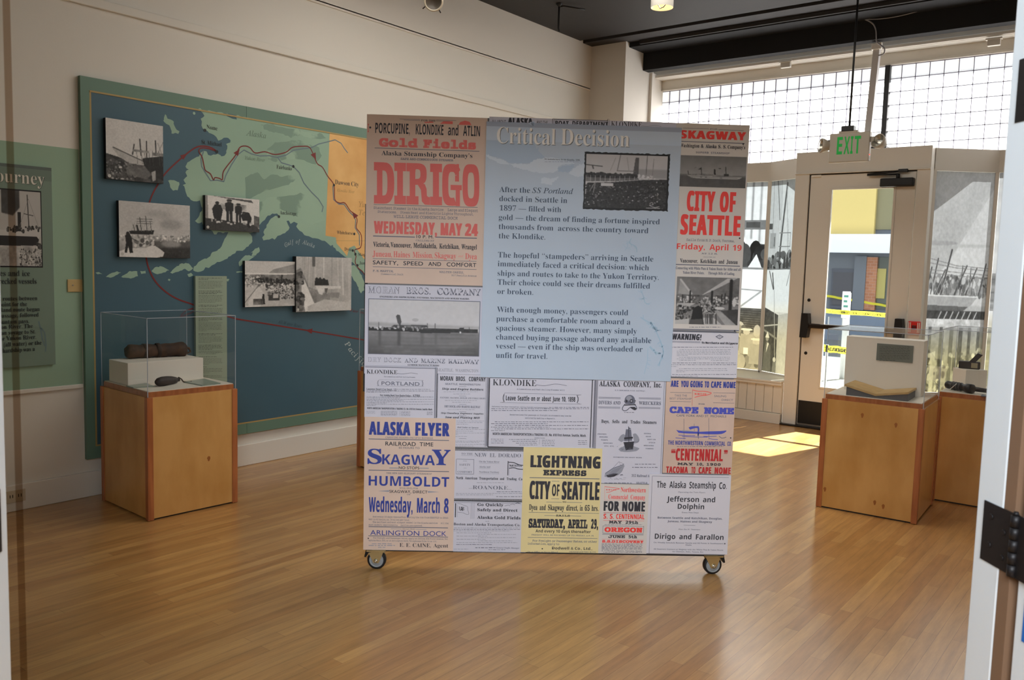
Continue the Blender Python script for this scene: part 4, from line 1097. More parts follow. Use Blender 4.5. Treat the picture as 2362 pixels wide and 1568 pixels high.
for s_, x0, x1, yb, cp, st, m_ in (('Nome', 890, 962, 398, 28, 'serm', mink), ('St. Michael', 856, 990, 498, 27, 'serm', mink), ('Alaska', 1152, 1288, 442, 38, 'seri', mgrey), ('Yukon River', 1145, 1280, 603, 24, 'seri', mgrey), ('Fairbanks', 1358, 1460, 664, 25, 'serm', mink), ('Anchorage', 1380, 1490, 970, 25, 'serm', mink), ('Dawson City', 1750, 1908, 768, 30, 'serm', mink), ('Klondike River', 1762, 1880, 818, 20, 'seri', mat('map orange lettering', C(180, 140, 84), .6)), ('Whitehorse', 1762, 1868, 1102, 22, 'serm', mink), ('Dyea', 1813, 1860, 1214, 22, 'serm', mink), ('Skagway', 1905, 1990, 1248, 20, 'serm', mink), ('Juneau', 1912, 1985, 1306, 20, 'serm', mink), ('Yukon', 1908, 2010, 920, 36, 'seri', MATS['map orange lettering']), ('Territory', 1908, 2060, 975, 36, 'seri', MATS['map orange lettering'])):
    S.t(s_, x0, x1, yb, cp, st, m_)
def along(text, pts, cap, style, m_):
    P = [np.array(S.at(*q)) for q in smooth(pts, 8)]; seg = np.array([np.linalg.norm(P[i+1]-P[i]) for i in range(len(P)-1)]); cum = np.concatenate([[0], np.cumsum(seg)])
    ws = [(max(g[:, 0])-min(g[:, 0]) if len((g := glyphs(ch, style)[0])) else .3)+.12 for ch in text]; k = cum[-1]/sum(ws); lo, hi = cap_h(style); pos = 0
    for ch, w_ in zip(text, ws):
        if ch != ' ':
            i = min(np.searchsorted(cum, pos*k+1e-6, 'right')-1, len(P)-2); t = (pos*k-cum[i])/seg[i]; q = P[i]*(1-t)+P[i+1]*t; an = math.atan2(*(P[i+1]-P[i])[::-1])
            put_text(S.mb, ch, style, m_, q[0], q[0]+(w_-.12)*k, q[1], cap*S.px(*pts[0]), S.ink, rot=an)
        pos += w_
along('Gulf of Alaska', [(1418, 1192), (1455, 1172), (1510, 1166), (1560, 1176), (1612, 1198)], 28, 'seri', mwhite)
along('Pacific Ocean', [(1812, 1838), (1850, 1895), (1900, 1950), (1990, 2030), (2080, 2100)], 40, 'seri', mwhite)
along('All-Water Route', [(1365, 1700), (1450, 1716), (1530, 1730)], 22, 'seri', mat('map dim lettering', C(48, 66, 74), .6))
along('Water and', [(1848, 1622), (1900, 1630), (1950, 1638)], 20, 'seri', redline)
S.mb.build('map_print', mp_)
b = MB(); b.box(GB[0], GB[1], -.0043, -.0028, GB[3]-.010, GB[3], gold); b.build('border_line', mp_)


def wallpic(pic, tl, br, label, num=True, th=.018, tint=(1, .985, .95), fr=MF, stand=.012, cat='photograph', group='photographs mounted on the map'):
    (x0, z1), (x1, z0) = fr.at(*tl), fr.at(*br)
    r = thing('photo_board', label, cat, fr.o+np.array([0, 0, 0]), fr.rz, group)
    b = MB(); b.box(x0, x1, -stand-th, -.0025, z0, z1, mat('black board edge', C(40, 40, 42), .6)); b.build('board', r)
    y = -stand-th-.0008; pic.grain(.06, 50); pic.a = .5+(pic.a-.48)*1.12
    pic.mesh('print', ((x0, y, z1), (x1, y, z1), (x1, y, z0), (x0, y, z0)), mat_print('photo print', 1.0, .4), r, tint)
    if num:
        b = MB(); b.disc((x0+.018, z0+.018), .010, y-.0008, mat('pale number dot', C(190, 190, 184), .5)); b.build('number_dot', r)
FR = lambda x, y: (170+x/2.9043, 160+y/2.9043)
# wrecked river steamer
p = Pic(120, 130, .74); p.grain(.03, 4); p.poly([(0, .58), (.2, .62), (.45, .68), (.7, .62), (1, .58), (1, 1), (0, 1)], .24, .22, 12)
p.poly([(.10, .48), (.16, .47), (.45, .58), (.72, .66), (.7, .76), (.4, .72), (.2, .60)], .66, .1, 14); p.line([(.12, .47), (.5, .6), (.75, .68)], .3, .012)
p.poly([(.62, .60), (1, .52), (1, .95), (.86, .9), (.66, .74)], .12, .1, 16)
for x0, y0, x1, y1 in ((.58, .28, .60, .55), (.70, .30, .70, .62), (.86, .27, .87, .50), (.48, .38, .45, .55)): p.line([(x0, y0), (x1, y1)], .16, .013)
for x in (.52, .6, .66, .74, .8, .92, .97): p.line([(x, .42+RNG.random()*.1), (x+.02, .7)], .3, .005)
p.line([(.9, .3), (.98, .5)], .4, .005); p.line([(1, .28), (.9, .48)], .4, .005); p.rect(.45, .46, .74, .50, .5, .2, 20); p.rect(.8, .48, 1, .53, .45, .2, 20)
p.poly([(.32, .70), (.66, .72), (.78, .86), (.7, .95), (.35, .9)], .38, .15, 10); p.crowd([(0, .68), (.5, .7), (.5, 1), (0, 1)], 120, .014, .1, .6); p.poly([(.78, .82), (.86, .78), (.86, .95), (.8, .98)], .62, .15, 10); p.ell(.24, .79, .03, .02, .75); p.ell(.27, .98, .03, .015, .7); p.blur(1)
wallpic(p, FR(196, 325), FR(584, 768), 'photograph of a wrecked river steamer, topmost on the left of the map')
p = Pic(165, 130, .70); p.grain(.05, 3); p.ell(.72, .38, .16, .10, .58); p.ell(.55, .20, .2, .06, .62); p.blur(40)
p.rect(0, .62, 1, 1, .60, .15, 10); p.poly([(.35, .70), (1, .66), (1, 1), (.55, 1)], .34, .06, 6); p.grad(.82, 1.0, .3, .2) if False else None
p.poly([(.5, .82), (1, .80), (1, 1), (.55, 1)], .2, .05, 5); p.ell(.72, .74, .14, .06, .55); p.blur(12); p.crowd([(0, .60), (1, .58), (1, .68), (0, .70)], 150, .012, .45, .9)
p.poly([(.13, .53), (.48, .50), (.46, .58), (.15, .585)], .14)
for x, y in ((.19, .42), (.28, .28), (.36, .25), (.42, .34)): p.line([(x, y), (x+.02, .53)], .28, .007)
for y in (.30, .34, .38): p.line([(.24, y+.01), (.45, y)], .32, .005)
for k in range(9): p.line([(.16+k*.035, .53), (.22+k*.025, .36)], .5, .003)
p.line([(.24, .43), (.255, .52)], .16, .016); p.poly([(0, .90), (.12, .84), (.35, .83), (.46, .76), (.56, .84), (.62, .90), (.60, .98), (.5, 1), (0, 1)], .80, .05, 10); p.crowd([(.2, .70), (.5, .68), (.45, .8), (.2, .78)], 30, .02, .25, .8)
p.poly([(.08, .62), (.10, .58), (.14, .58), (.17, .66), (.18, .92), (.14, .93), (.12, .8), (.10, .92), (.07, .92), (.09, .75)], .12); p.ell(.115, .575, .022, .028, .15); p.line([(.15, .65), (.26, .72)], .2, .006); p.blur(1)
wallpic(p, FR(284, 878), FR(763, 1265), 'photograph of a sailing ship in pack ice with a man standing on a floe')
p = Pic(125, 90, .78); p.grain(.03, 4); p.poly([(0, 0), (.04, 0), (.05, .7), (0, .7)], .5); p.poly([(.12, 0), (.85, .05), (.88, .12), (.4, .05)], .3); p.rect(.22, .2, .75, .38, .62, .3, 12)
p.poly([(0, .66), (.4, .70), (.9, .78), (1, .9), (1, 1), (0, 1)], .22, .05, 6); p.poly([(.9, .5), (1, .53), (1, .88), (.9, .8)], .35, .2, 18)
def man(x, top, bot, w, v=.12):
    h = bot-top; p.ell(x, top+h*.07, w*.32, h*.075, .3); p.ell(x, top+h*.03, w*.36, h*.035, .12)
    p.poly([(x-w*.55, top+h*.17), (x-w*.2, top+h*.12), (x+w*.2, top+h*.12), (x+w*.55, top+h*.17), (x+w*.5, top+h*.5), (x-w*.5, top+h*.5)], v)
    p.poly([(x-w*.42, top+h*.48), (x-.002, top+h*.48), (x-w*.08, bot), (x-w*.36, bot)], v); p.poly([(x+.002, top+h*.48), (x+w*.42, top+h*.48), (x+w*.4, bot), (x+w*.12, bot)], v)
p.poly([(.12, .38), (.17, .24), (.27, .24), (.31, .40), (.29, .58), (.27, .72), (.17, .72), (.14, .58)], .12); p.ell(.21, .20, .035, .05, .15)
man(.43, .07, .76, .14); man(.60, .17, .74, .12); p.poly([(.64, .52), (.70, .40), (.80, .42), (.85, .58), (.82, .88), (.77, .86), (.77, .66), (.68, .68)], .11); p.ell(.70, .44, .03, .045, .2); p.crowd([(.1, .68), (.9, .74), (.9, .82), (.1, .78)], 20, .02, .5, .8); p.blur(1)
wallpic(p, FR(864, 842), FR(1226, 1092), 'photograph of four men on a ship deck, on the map below the river route')
p = Pic(120, 115, .74); p.grain(.03, 3); p.poly([(.55, .18), (1, .05), (1, .28), (.45, .27)], .56, .1, 8); p.rect(0, .26, 1, .3, .82); p.rect(0, .30, 1, .52, .45, .3, 16); p.crowd([(0, .30), (.3, .32), (.3, .58), (0, .55)], 110, .016, .4, .85)
p.crowd([(.2, .36), (1, .40), (1, .52), (.2, .46)], 160, .016, .06, .3); p.poly([(.72, .30), (1, .28), (1, .36), (.74, .37)], .5); p.poly([(.72, .30), (.75, .30), (.74, .42), (.70, .42)], .2)
p.poly([(0, .65), (.28, .55), (.5, .7), (1, .62), (1, 1), (0, 1)], .70, .1, 8); p.crowd([(.3, .48), (1, .5), (1, .85), (.5, .8)], 330, .017, .12, .85); p.poly([(.0, 1), (.2, .62), (.28, .56), (.36, .7), (.3, 1)], .78, .04, 8); p.line([(0, .9), (.25, .55)], .35, .007)
p.poly([(.33, .95), (.34, .72), (.37, .72), (.39, .95)], .1); p.rect(.16, .83, .36, .96, .42, .3, 14); p.rect(.46, .75, .68, .87, .22, .1, 10); p.rect(.55, .74, .66, .82, .72); p.blur(1)
P4fr = Frame((WX+.036, 2.402, 0), math.pi/2)
wallpic(p, (559, 601), (673.8, 704.5), 'photograph of crowds and freight, left of the overlapping pair on the map')
p = Pic(130, 125, .66); p.grain(.1, 4)
for k in range(16):
    x = RNG.uniform(.1, 1); p.line([(x, .0), (x+RNG.uniform(-.03, .03), .7)], RNG.uniform(.55, .82), RNG.uniform(.006, .02))
p.rect(.28, 0, .33, .18, .36); p.poly([(0, .25), (.08, .2), (.22, .55), (.6, .7), (.6, 1), (0, 1)], .5, .12, 10); p.poly([(.08, .38), (.14, .42), (.36, .95), (.16, 1), (.10, .7)], .82, .04, 8); p.crowd([(0, .3), (.08, .25), (.12, .5), (0, .6)], 30, .03, .1, .5)
p.poly([(.32, .52), (.33, .40), (.36, .37), (.39, .40), (.42, .37), (.45, .41), (.49, .38), (.52, .42), (.56, .42), (.58, .52)], .13); p.poly([(.34, .53), (.8, .54), (.8, .58), (.5, .6), (.46, .7), (.4, .68)], .78, .05, 10)
p.poly([(.5, .58), (.56, .58), (.54, .66), (.52, .68)], .35); p.poly([(.55, .66), (.78, .66), (.76, .76), (.56, .74)], .52); p.poly([(.2, .9), (.5, .78), (.9, .84), (1, .8), (1, 1), (.2, 1)], .72, .08, 8); p.crowd([(0, .66), (.12, .7), (.12, .95), (0, .95)], 40, .03, .15, .5); p.blur(1)
wallpic(p, (674.5, 591), (801, 714.5), 'photograph of an ice-coated ship deck, right of the overlapping pair on the map', th=.032)
# captions column on the map
cap_c = mat('pale green caption card', C(150, 166, 146), .5); cap_i = mat('caption column ink', C(70, 78, 72), .6)
S = Sheet(MF, (180, 680, 5.6), .022, -.002); S.paper(cap_c, (1490, -245), (1900, 1130))
y = -215
for n_, bold in ((2, 1), (6, 0), (0, 0), (3, 1), (6, 0), (0, 0), (2, 1), (6, 0), (0, 0), (3, 1), (7, 0), (0, 0), (2, 1), (5, 0), (0, 0), (4, 1), (3, 0), (0, 0), (1, 1), (5, 0), (0, 0), (1, 1), (4, 0), (0, 0), (3, 0), (0, 0), (4, 0)):
    for k in range(n_):
        S.small(1530, 1845, y, 10 if bold else 8, mink if bold else cap_i, random.uniform(.93, 1) if k < n_-1 else random.uniform(.3, .8)); y += 17.5
    y += 6
    if n_ == 0: y += 8
o = S.mb.build('caption_board', None, 'tall pale green caption panel of small type on the map', 'caption panel'); o.location = MF.o; o.rotation_euler[2] = MF.rz
# interpretive panel at the far left
JF = Frame((WX+.002, 2.2, 0), math.pi/2)
Q = (0, 300, 2.6133)
S = Sheet(JF, Q, .016); jg = mat('grey green panel print', C(118, 138, 124), .5); jg2 = mat('dark grey green band', C(92, 104, 98), .5); jink = mat('panel dark ink', C(38, 48, 50), .5)
x1, z1 = S.at(302, 229); z0 = S.at(325, 1410)[1]; x0 = x1-1.0
S.mb.box(x0, x1, -.016, 0, z0, z1, jg); zb = S.at(300, 247)[1]; zc = S.at(300, 312)[1]
S.mb.box(x0, x1, -.0166, -.015, zb, z1, jg2); S.mb.box(x0, x1, -.0164, -.015, zc, zb, mat('mid grey green band', C(108, 126, 114), .5))
S.ink = -.0175
off_w = mat('off white lettering', C(214, 212, 200), .5); shad = mat('lettering drop shade ink', C(58, 66, 66), .5)
S.t('Journey', -84, 264, 306, 76, 'serl', shad); S.ink -= .0006; S.t('Journey', -86, 260, 304, 76, 'serl', off_w)
S.t('fires and ice', -56, 173, 878, 34, 'serb', jink); S.t('wrecked vessels', -42, 213, 926, 34, 'serb', jink)
for s_, a_, c_, yb in (('routes between', 8, 217, 1027), ('point for the', -14, 155, 1062), ('land route began', 0, 232, 1095), ('passage, followed', -16, 225, 1130), ('mountain pass,', -38, 168, 1168), ('Yukon River. The', -62, 190, 1200), ('an voyage to St.', 0, 207, 1233), ('the Yukon River.', -22, 210, 1268), ('(all water) or the', 15, 243, 1303), ('hardship was a', 8, 203, 1340)): S.t(s_, a_, c_, yb, 25, 'serb', jink)
jp = S.mb.build('interpretive_panel', None, 'grey-green text panel with a stranded steamer photo at the left edge', 'panel'); jp.location = JF.o; jp.rotation_euler[2] = JF.rz
for k, pts in enumerate(([(225, 1150), (238, 1200), (248, 1260), (262, 1300)], [(240, 1190), (262, 1220), (270, 1290), (266, 1335)])):
    b = MB(); b.stroke([S.at(*q) for q in pts], .008, -.0168, mat('pale coast print', C(104, 126, 128), .5)); b.build('coast_print', jp)
p = Pic(150, 160, .70); p.grain(.03, 4); p.poly([(.30, 0), (.62, .0), (.62, .22), (.5, .33), (.3, .3)], .22, .12, 6); p.blur(3); p.rect(.58, .28, .64, .56, .15); p.line([(.76, .05), (.78, .5)], .25, .012); p.line([(.70, .3), (.86, .32)], .3, .008); p.line([(.78, .1), (.6, .5)], .5, .004); p.line([(.78, .1), (.97, .5)], .5, .004)
p.poly([(.2, .52), (.6, .54), (1.0, .50), (.98, .60), (.9, .66), (.2, .62)], .75); p.crowd([(.4, .48), (.99, .47), (.99, .53), (.4, .54)], 50, .018, .1, .35); p.poly([(.2, .60), (.92, .60), (.96, .64), (.92, .72), (.2, .74)], .12); p.rect(0, .73, 1, 1, .66, .25, 10); p.crowd([(.6, .74), (1, .74), (1, 1), (.6, 1)], 150, .014, .2, .8); p.crowd([(.9, .70), (1, .70), (1, .75), (.9, .75)], 14, .02, .15, .4)
p.a = np.concatenate([p.a[:, :115], np.repeat(p.a[:, 114:115], 35, 1)], 1) if False else p.a
a = S.at(-110, 350); c = S.at(244, 820)
S2 = MB(); S2.box(a[0]-.006, c[0]+.006, -.0172, -.015, c[1]-.008, a[1]+.008, mat('black photo border', C(26, 28, 30), .5)); S2.build('photo_border', jp)
p.mesh('photo_print', ((a[0], -.0182, a[1]), (c[0], -.0182, a[1]), (c[0], -.0182, c[1]), (a[0], -.0182, c[1])), MATS['photo print'], jp, (1, .98, .93))
# small wall plates
brass = mat('tan blank plate', C(196, 170, 116), .5)
a, c = on_x(155, 648, WX+.004), on_x(185, 673, WX+.004)
b = MB(); b.bbox(0, .115, -.007, 0, 0, .075, brass, .003); o = b.build('wall_plate', None, 'tan blank wall plate beside the left edge of the map', 'wall plate'); o.location = (WX+.0022, a[1], c[2]); o.rotation_euler[2] = math.pi/2
b = MB(); b.cyl((.03, -.0072, .04), (.03, -.009, .04), .004, .004, steel, 10); b.build('screw', o)
a = on_x(30, 1138, WX+.018)
ot = thing('outlet', 'small wall outlet in the skirting at the left edge', 'outlet', (WX+.0185, a[1]-.05, .055), math.pi/2)
b = MB(); b.bbox(0, .115, -.005, 0, 0, .07, mat('beige outlet plate', C(196, 184, 158), .5), .002); b.build('plate', ot)
for x in (.03, .044, .075, .089):
    b = MB(); b.box(x, x+.004, -.0058, -.005, .028, .046, blackm); b.build('slot', ot)

# ================================================================== CEILING AND DOOR FITTINGS
# exit sign
ey = 7.15
pa = on_y(1914, 308, ey); pc = on_y(2000, 372, ey); w = pc[0]-pa[0]+.01; zt = 2.62; zl = zt-.235
sg = thing('exit_sign', 'white exit sign with green letters and two lamp heads hung over the street door', 'exit sign', (pa[0], ey, 0))
signm = mat('white sign enamel', C(176, 168, 154), .5)
b = MB(); b.bbox(0, w, 0, .055, zl, zt, signm, .008); b.bbox(.07, .22, .0, .055, zt-.005, zt+.018, signm, .006); b.build('sign_body', sg)
SF = Frame((pa[0], ey, 0), 0.0)
grn = mat('green letter film', C(0, 150, 50), .4, emit=(.0, .25, .04, .25))
b = MB()
for s_, x0, x1 in (('E', 680, 805), ('X', 838, 968), ('I', 985, 1045), ('T', 1075, 1215)):
    p0 = SF.at(1860+x0/9.8, 260+(930-(x0-680)*.06)/9.8); p1 = SF.at(1860+x1/9.8, 260+(930-(x1-680)*.06)/9.8)
    put_text(b, s_, 'sansb', grn, p0[0], p1[0], SF.at(1860+.1*680, 260+93)[1] if False else zl+.064, .140, -.001)
b.build('lettering', sg)
b = MB(); b.bbox(.09, .19, -.005, .06, zt+.012, zt+.055, blackm, .004); b.build('canopy_box', sg)
b = MB(); b.cyl((.145, .028, zt+.05), (.150, .028, CEIL-.02), .0085, .0085, blackm, 12); b.build('hanging_rod', sg)
refl = mat('lamp reflector', C(206, 204, 196), .25, metal=.8); lens = mat_glass('lamp lens', (.95, .95, .92), .2, .1)
def head(x, z, ax, name):
    ax = Vector(ax).normalized(); o_ = Vector((x, -.005, z))
    h = thing(name, None, None, o_); h.parent = sg
    b = MB(); b.lathe([(.001, -.085), (.026, -.082), (.045, -.058), (.057, -.022), (.060, 0), (.054, .002), (.052, -.007)], (0, 0, 0), ax, signm, 26); b.build('lamp_shell', h)
    b = MB(); b.lathe([(.052, -.007), (.036, -.034), (.014, -.05), (.001, -.051)], (0, 0, 0), ax, refl, 24); b.lathe([(.001, -.051), (.009, -.048), (.009, -.02), (.001, -.014)], (0, 0, 0), ax, lens, 12); b.build('reflector', h)
    b = MB(); b.lathe([(.053, -.005), (.036, .004), (.001, .007)], (0, 0, 0), ax, lens, 24); b.build('lens', h)
head(-.068, 2.53, (-.75, -.62, .1), 'lamp_head'); head(w+.06, 2.542, (-.35, -.8, .35), 'lamp_head')
b = MB(); b.bbox(-.03, .004, .02, .05, 2.535, 2.575, blackm, .005); b.build('lamp_bracket', sg)
b = MB(); b.bbox(w-.004, w+.03, .02, .05, 2.54, 2.58, signm, .005); b.build('lamp_bracket', sg)
b = MB(); b.cyl((w+.006, -.001, zl+.05), (w+.006, -.006, zl+.05), .004, .003, mat('red indicator', C(220, 40, 30), .4, emit=(1, .05, .02, 1.2)), 10); b.build('indicator', sg)
# leaning white post with looped cable
y_p = 8.30
p0 = on_y(2000, 322, y_p); p1 = on_y(2024, 108, y_p)
po = thing('leaning_post', 'white square post leaning between the door head and the black bulkhead', 'post', (p0[0], y_p, 2.614))
v = Vector((p1[0]-p0[0], 0, p1[2]-2.614)); hw = .028
b = MB(); b.add([(sx*hw+t*v.x, sy*hw, t*v.z) for t in (0, 1) for sx, sy in ((-1, -1), (1, -1), (1, 1), (-1, 1))], [(3, 2, 1, 0), (4, 5, 6, 7), (0, 1, 5, 4), (1, 2, 6, 5), (2, 3, 7, 6), (3, 0, 4, 7)], mat('white post paint', C(206, 202, 200), .5)); b.build('shaft', po)
b = MB(); b.bbox(v.x-.045, v.x+.045, -.04, .0, v.z-.03, v.z+.03, whitep, .006); b.build('top_bracket', po)
cabm = mat('grey cable', C(150, 148, 150), .5)
yb = 8.185
pts = [on_y(x, y, yb) for x, y in ((1915, 44), (1950, 46), (1985, 43), (2010, 52), (2020, 68), (2022, 95), (2030, 103), (2040, 112), (2038, 124), (2026, 128))]
b = MB(); b.tube([(q[0], yb, q[2]) for q in smooth([(p_[0], p_[2]) for p_ in pts], 5)] if False else [(q[0], yb, q[1]) for q in smooth([(p_[0], p_[2]) for p_ in pts], 5)], .006, cabm, 8)
tag(b.build('cable'), 'grey cable looping down the black bulkhead to the leaning post', 'cable')
pts = [on_y(x, y, 8.165) for x, y in ((1938, 36), (1990, 44), (2045, 42), (2110, 28), (2190, 0))]
b = MB(); b.tube([(q[0], 8.165, q[1]) for q in smooth([(p_[0], p_[2]) for p_ in pts], 5)], .004, cabm, 8)
tag(b.build('cable'), 'thin grey cable running up to the right across the black bulkhead', 'cable')
a = on_y(1530, 109, 8.195); c = on_y(1772, 72, 8.195)
b = MB(); b.bbox(a[0], c[0], 8.175, 8.1995, c[2]-.018, c[2]+.022, mat('dark grey raceway', C(84, 84, 86), .5), .004); tag(b.build('cable_raceway'), 'dark grey strip raceway on the black bulkhead above the window', 'raceway')
a = on_y(1600, 62, 7.895)
b = MB(); b.bbox(-4.6, .8, 7.87, 7.899, CEIL-.05, CEIL-.013, black_p, .004); tag(b.build('ceiling_conduit'), 'long black conduit along the ceiling beam', 'conduit')
b = MB(); b.bbox(MULX-.07, MULX+.07, GY-.19, GY-.055, HT+.001, HT+.076, blackm, .006); tag(b.build('junction_box'), 'black junction box at the foot of the transom mullion', 'junction box')
# red alarm pull on the door frame
a = on_y(2110, 755, 8.095)
al = thing('fire_alarm_pull', 'red fire alarm pull on the right side of the door frame', 'alarm', (a[0], 8.0945, a[2]))
redm = mat('red alarm enamel', C(206, 36, 30), .4)
b = MB(); b.bbox(-.05, .05, -.03, 0, -.055, .055, redm, .006); b.build('case', al)
b = MB(); b.bbox(-.018, .018, -.036, -.029, -.02, .02, mat('dark red handle', C(90, 16, 16), .4), .003)
for x in (-.043, -.03, .03, .043): b.box(x-.003, x+.003, -.032, -.0295, -.045, .045, whitep)
b.build('handle', al)
# can light
a = on_y(1527, 18, 6.0); cz = a[2]
cn = thing('can_light', 'white cylinder downlight hanging from the black ceiling', 'light', (a[0], 6.0, 0))
b = MB(); b.lathe([(.085, 0), (.087, .006), (.087, CEIL-cz-.004), (.001, CEIL-cz-.004)], (0, 0, cz), (0, 0, 1), whitep, 32); b.build('housing', cn)
b = MB(); b.lathe([(.085, 0), (.08, .002), (.076, .09), (.035, .15), (.001, .15)], (0, 0, cz), (0, 0, 1), mat('warm lit reflector', C(240, 214, 150), .35, emit=(1.0, .72, .36, .9)), 32); b.build('reflector', cn)
b = MB(); b.tube([(-.02, -.03, cz+.02), (.0, -.03, cz-.012), (.03, -.03, cz-.006), (.045, -.03, cz+.01)], .004, blackm, 8); b.build('clip', cn)
lamp('can_light_bulb', 'SPOT', (a[0], 6.0, cz+.05), 25, (1, .8, .55), (a[0], 6.0, 0), spot_size=1.6, spot_blend=.6, shadow_soft_size=.06)
# track spotlight
a = on_y(1000, 4, 4.2)
tr = thing('track_spotlight', 'black spotlight with a pale front ring at the top edge, above the wall moulding', 'light', a)
axv = Vector((-.15, -.80, -.50)).normalized() if False else Vector((.55, -.55, -.55)).normalized()
b = MB(); b.lathe([(.001, -.16), (.045, -.155), (.05, -.1), (.06, -.02), (.062, 0)], (0, 0, 0), axv, blackm, 28); b.build('barrel', tr)
b = MB(); b.lathe([(.062, -.004), (.064, .004), (.055, .006), (.052, 0)], (0, 0, 0), axv, mat('pale trim ring', C(236, 228, 208), .4), 28); b.build('front_ring', tr)
b = MB(); b.lathe([(.053, 0), (.04, -.02), (.001, -.03)], (0, 0, 0), axv, mat('grey lens filter', C(124, 116, 106), .3), 24); b.build('lens', tr)
for t in (0.6, 2.2, 3.9):
    u_ = axv.orthogonal().normalized(); w_ = axv.cross(u_); d_ = u_*math.cos(t)+w_*math.sin(t)
    b = MB(); b.tube([d_*.058-axv*.01, d_*.085+axv*.005], .004, blackm, 6); b.build('clip', tr)
b = MB(); b.tube([(0, 0, .02), (0, 0, CEIL-a[2])], .012, blackm, 8); b.build('stem', tr)
# hook and sprinkler hanging from the ceiling
a = on_z(1290, 8, CEIL)
b = MB(); b.tube([(0, 0, 0), (0, 0, -.10), (.0, 0, -.22), (.012, 0, -.25)], .009, blackm, 8); b.lathe([(.03, 0), (.03, -.012), (.008, -.03)], (0, 0, 0), (0, 0, 1), blackm, 16)
b.tube([(.0, 0, -.03), (.03, .03, -.02), (.10, .10, -.03), (.16, .18, -.035)], .007, blackm, 8)
o = b.build('ceiling_hook', None, 'thin black wire hook hanging from the ceiling near the corner', 'hook'); o.location = (a[0], a[1], CEIL)


# ================================================================== THE ROLLING POSTER PANEL
ca = on_z(868, 1313); cb = on_z(1645, 1325)
prz = math.atan2(cb[1]-ca[1], cb[0]-ca[0]); PW = float(np.hypot(*(cb-ca)[:2]))
PF = Frame((ca[0], ca[1], 0), prz)
panel = thing('poster_panel', 'tall rolling panel covered in old steamship posters around a blue text board', 'display panel', PF.o, PF.rz)
K = 2.05
white = mat('white poster paper', C(158, 157, 164, K), .55); wht2 = mat('cool white poster paper', C(152, 152, 162, K), .55)
tanp = mat('tan poster paper', C(164, 146, 134, K), .6, noise=(3, .08)); pinkp = mat('pinkish tan poster paper', C(158, 138, 126, K), .6, noise=(4, .14))
creamp = mat('cream poster paper', C(172, 160, 118, K), .6, noise=(4, .1)); greyp = mat('grey poster paper', C(158, 154, 150, K), .6)
ink = mat('black poster ink', C(38, 38, 44, K), .6); soft = mat('soft grey poster ink', C(78, 80, 92, K), .6); pale = mat('pale grey poster ink', C(112, 114, 124, K), .6)
red = mat('salmon poster ink', C(168, 82, 78, K), .6); red2 = mat('bright red poster ink', C(186, 52, 48, K), .6); red3 = mat('deep red poster ink', C(140, 34, 36, K), .6)
pred = mat('pale red poster ink', C(176, 110, 102, K), .6)
blu = mat('blue poster ink', C(36, 48, 112, K), .6); blu2 = mat('violet blue poster ink', C(56, 62, 138, K), .6)
u0, u1, pz0, pz1 = -.062, 1.706, .098, 2.166
b = MB(); b.box(u0+.004, u1-.004, .001, .052, pz0, pz1-.002, mat('grey panel core', C(120, 120, 124), .6)); b.build('core_board', panel)
b = MB(); zt_, zb_ = PF.at(840, 470)[1], PF.at(840, 903)[1]; b.box(u0-.012, u0+.004, .004, .05, zb_, zt_, blackm); b.build('edge_channel', panel)

def poster(name, zoom, m, TL, BR, layer=1):
    s = Sheet(PF, zoom, .0012*layer+.0006, 0.0); s.paper(m, TL, BR); s.name = name; return s
def done(s, label=None):
    return s.mb.build(s.name, panel, label)

# --- strip of notices along the top
s = poster('notice_strip', (1110, 250, 5.059), wht2, (95, 96), (2270, 330))
s.t('ALL ABOUT', 125, 288, 172, 40, 'sans', ink).t('ALASKA', 310, 598, 186, 78, 'sanskk', ink).t('AND THE', 645, 775, 176, 32, 'sans', ink)
s.frame(833, 122, 1478, 300, 5, ink); s.frame(850, 132, 1470, 300, 4, soft); s.t('BOAT', 862, 1020, 200, 55, 'sansk', ink).t('DEPARTMENT', 1062, 1478, 203, 55, 'sansk', ink)
s.vrule(1497, 130, 300, 4, soft); s.t('KLONDIKE', 1515, 1872, 208, 58, 'serl', ink); s.line(smooth([(1872, 205), (1940, 210), (2020, 200), (2100, 212)]), 3, soft)
done(s)
# --- DIRIGO
s = poster('dirigo_poster', (830, 250, 3.7333), tanp, (62, 50), (1066, 1528))
s.t('FOR THE', 527, 650, 111, 15, 'monob', ink); s.rule(345, 520, 91, 3, soft); s.rule(380, 520, 101, 3, soft); s.rule(655, 830, 99, 3, soft); s.rule(655, 780, 108, 3, soft)
s.area([(690, 132), (720, 112), (800, 112), (800, 136)], red); s.area([(850, 142), (865, 118), (905, 106), (945, 116), (962, 144)], red); s.area([(555, 118), (620, 112), (640, 124), (560, 126)], red)
s.w([('PORCUPINE,', 133, 430), ('KLONDIKE', 482, 720), ('and', 760, 848), ('ATLIN', 890, 1035)], 212, 88, 'sansb', ink)
s.w([('Gold', 165, 500), ('Fields', 545, 1000)], 328, 72, 'slabk', red); s.rule(128, 1030, 341, 5, soft)
s.w([('Alaska', 187, 360), ('Steamship', 383, 660), ('Company’s', 683, 970)], 402, 38, 'serb', ink)
s.t('SAFE AND COMMODIOUS STEAMER', 352, 805, 443, 18, 'monob', soft)
def arc(cx, cy, rx, ry, a0, a1, n=16, e=.75):
    out = []
    for i in range(n+1):
        t = math.radians(a0+(a1-a0)*i/n); c, sn = math.cos(t), math.sin(t)
        out.append((cx+rx*math.copysign(abs(c)**e, c), cy+ry*math.copysign(abs(sn)**e, sn)))
    return out
dt = lambda x: x*.028                              # letters stand on one level line
LIFT = [0.0]
def A_(pts):
    LIFT[0] += .000012; s.area([(x, y+dt(x-122)) for x, y in pts], red, LIFT[0])
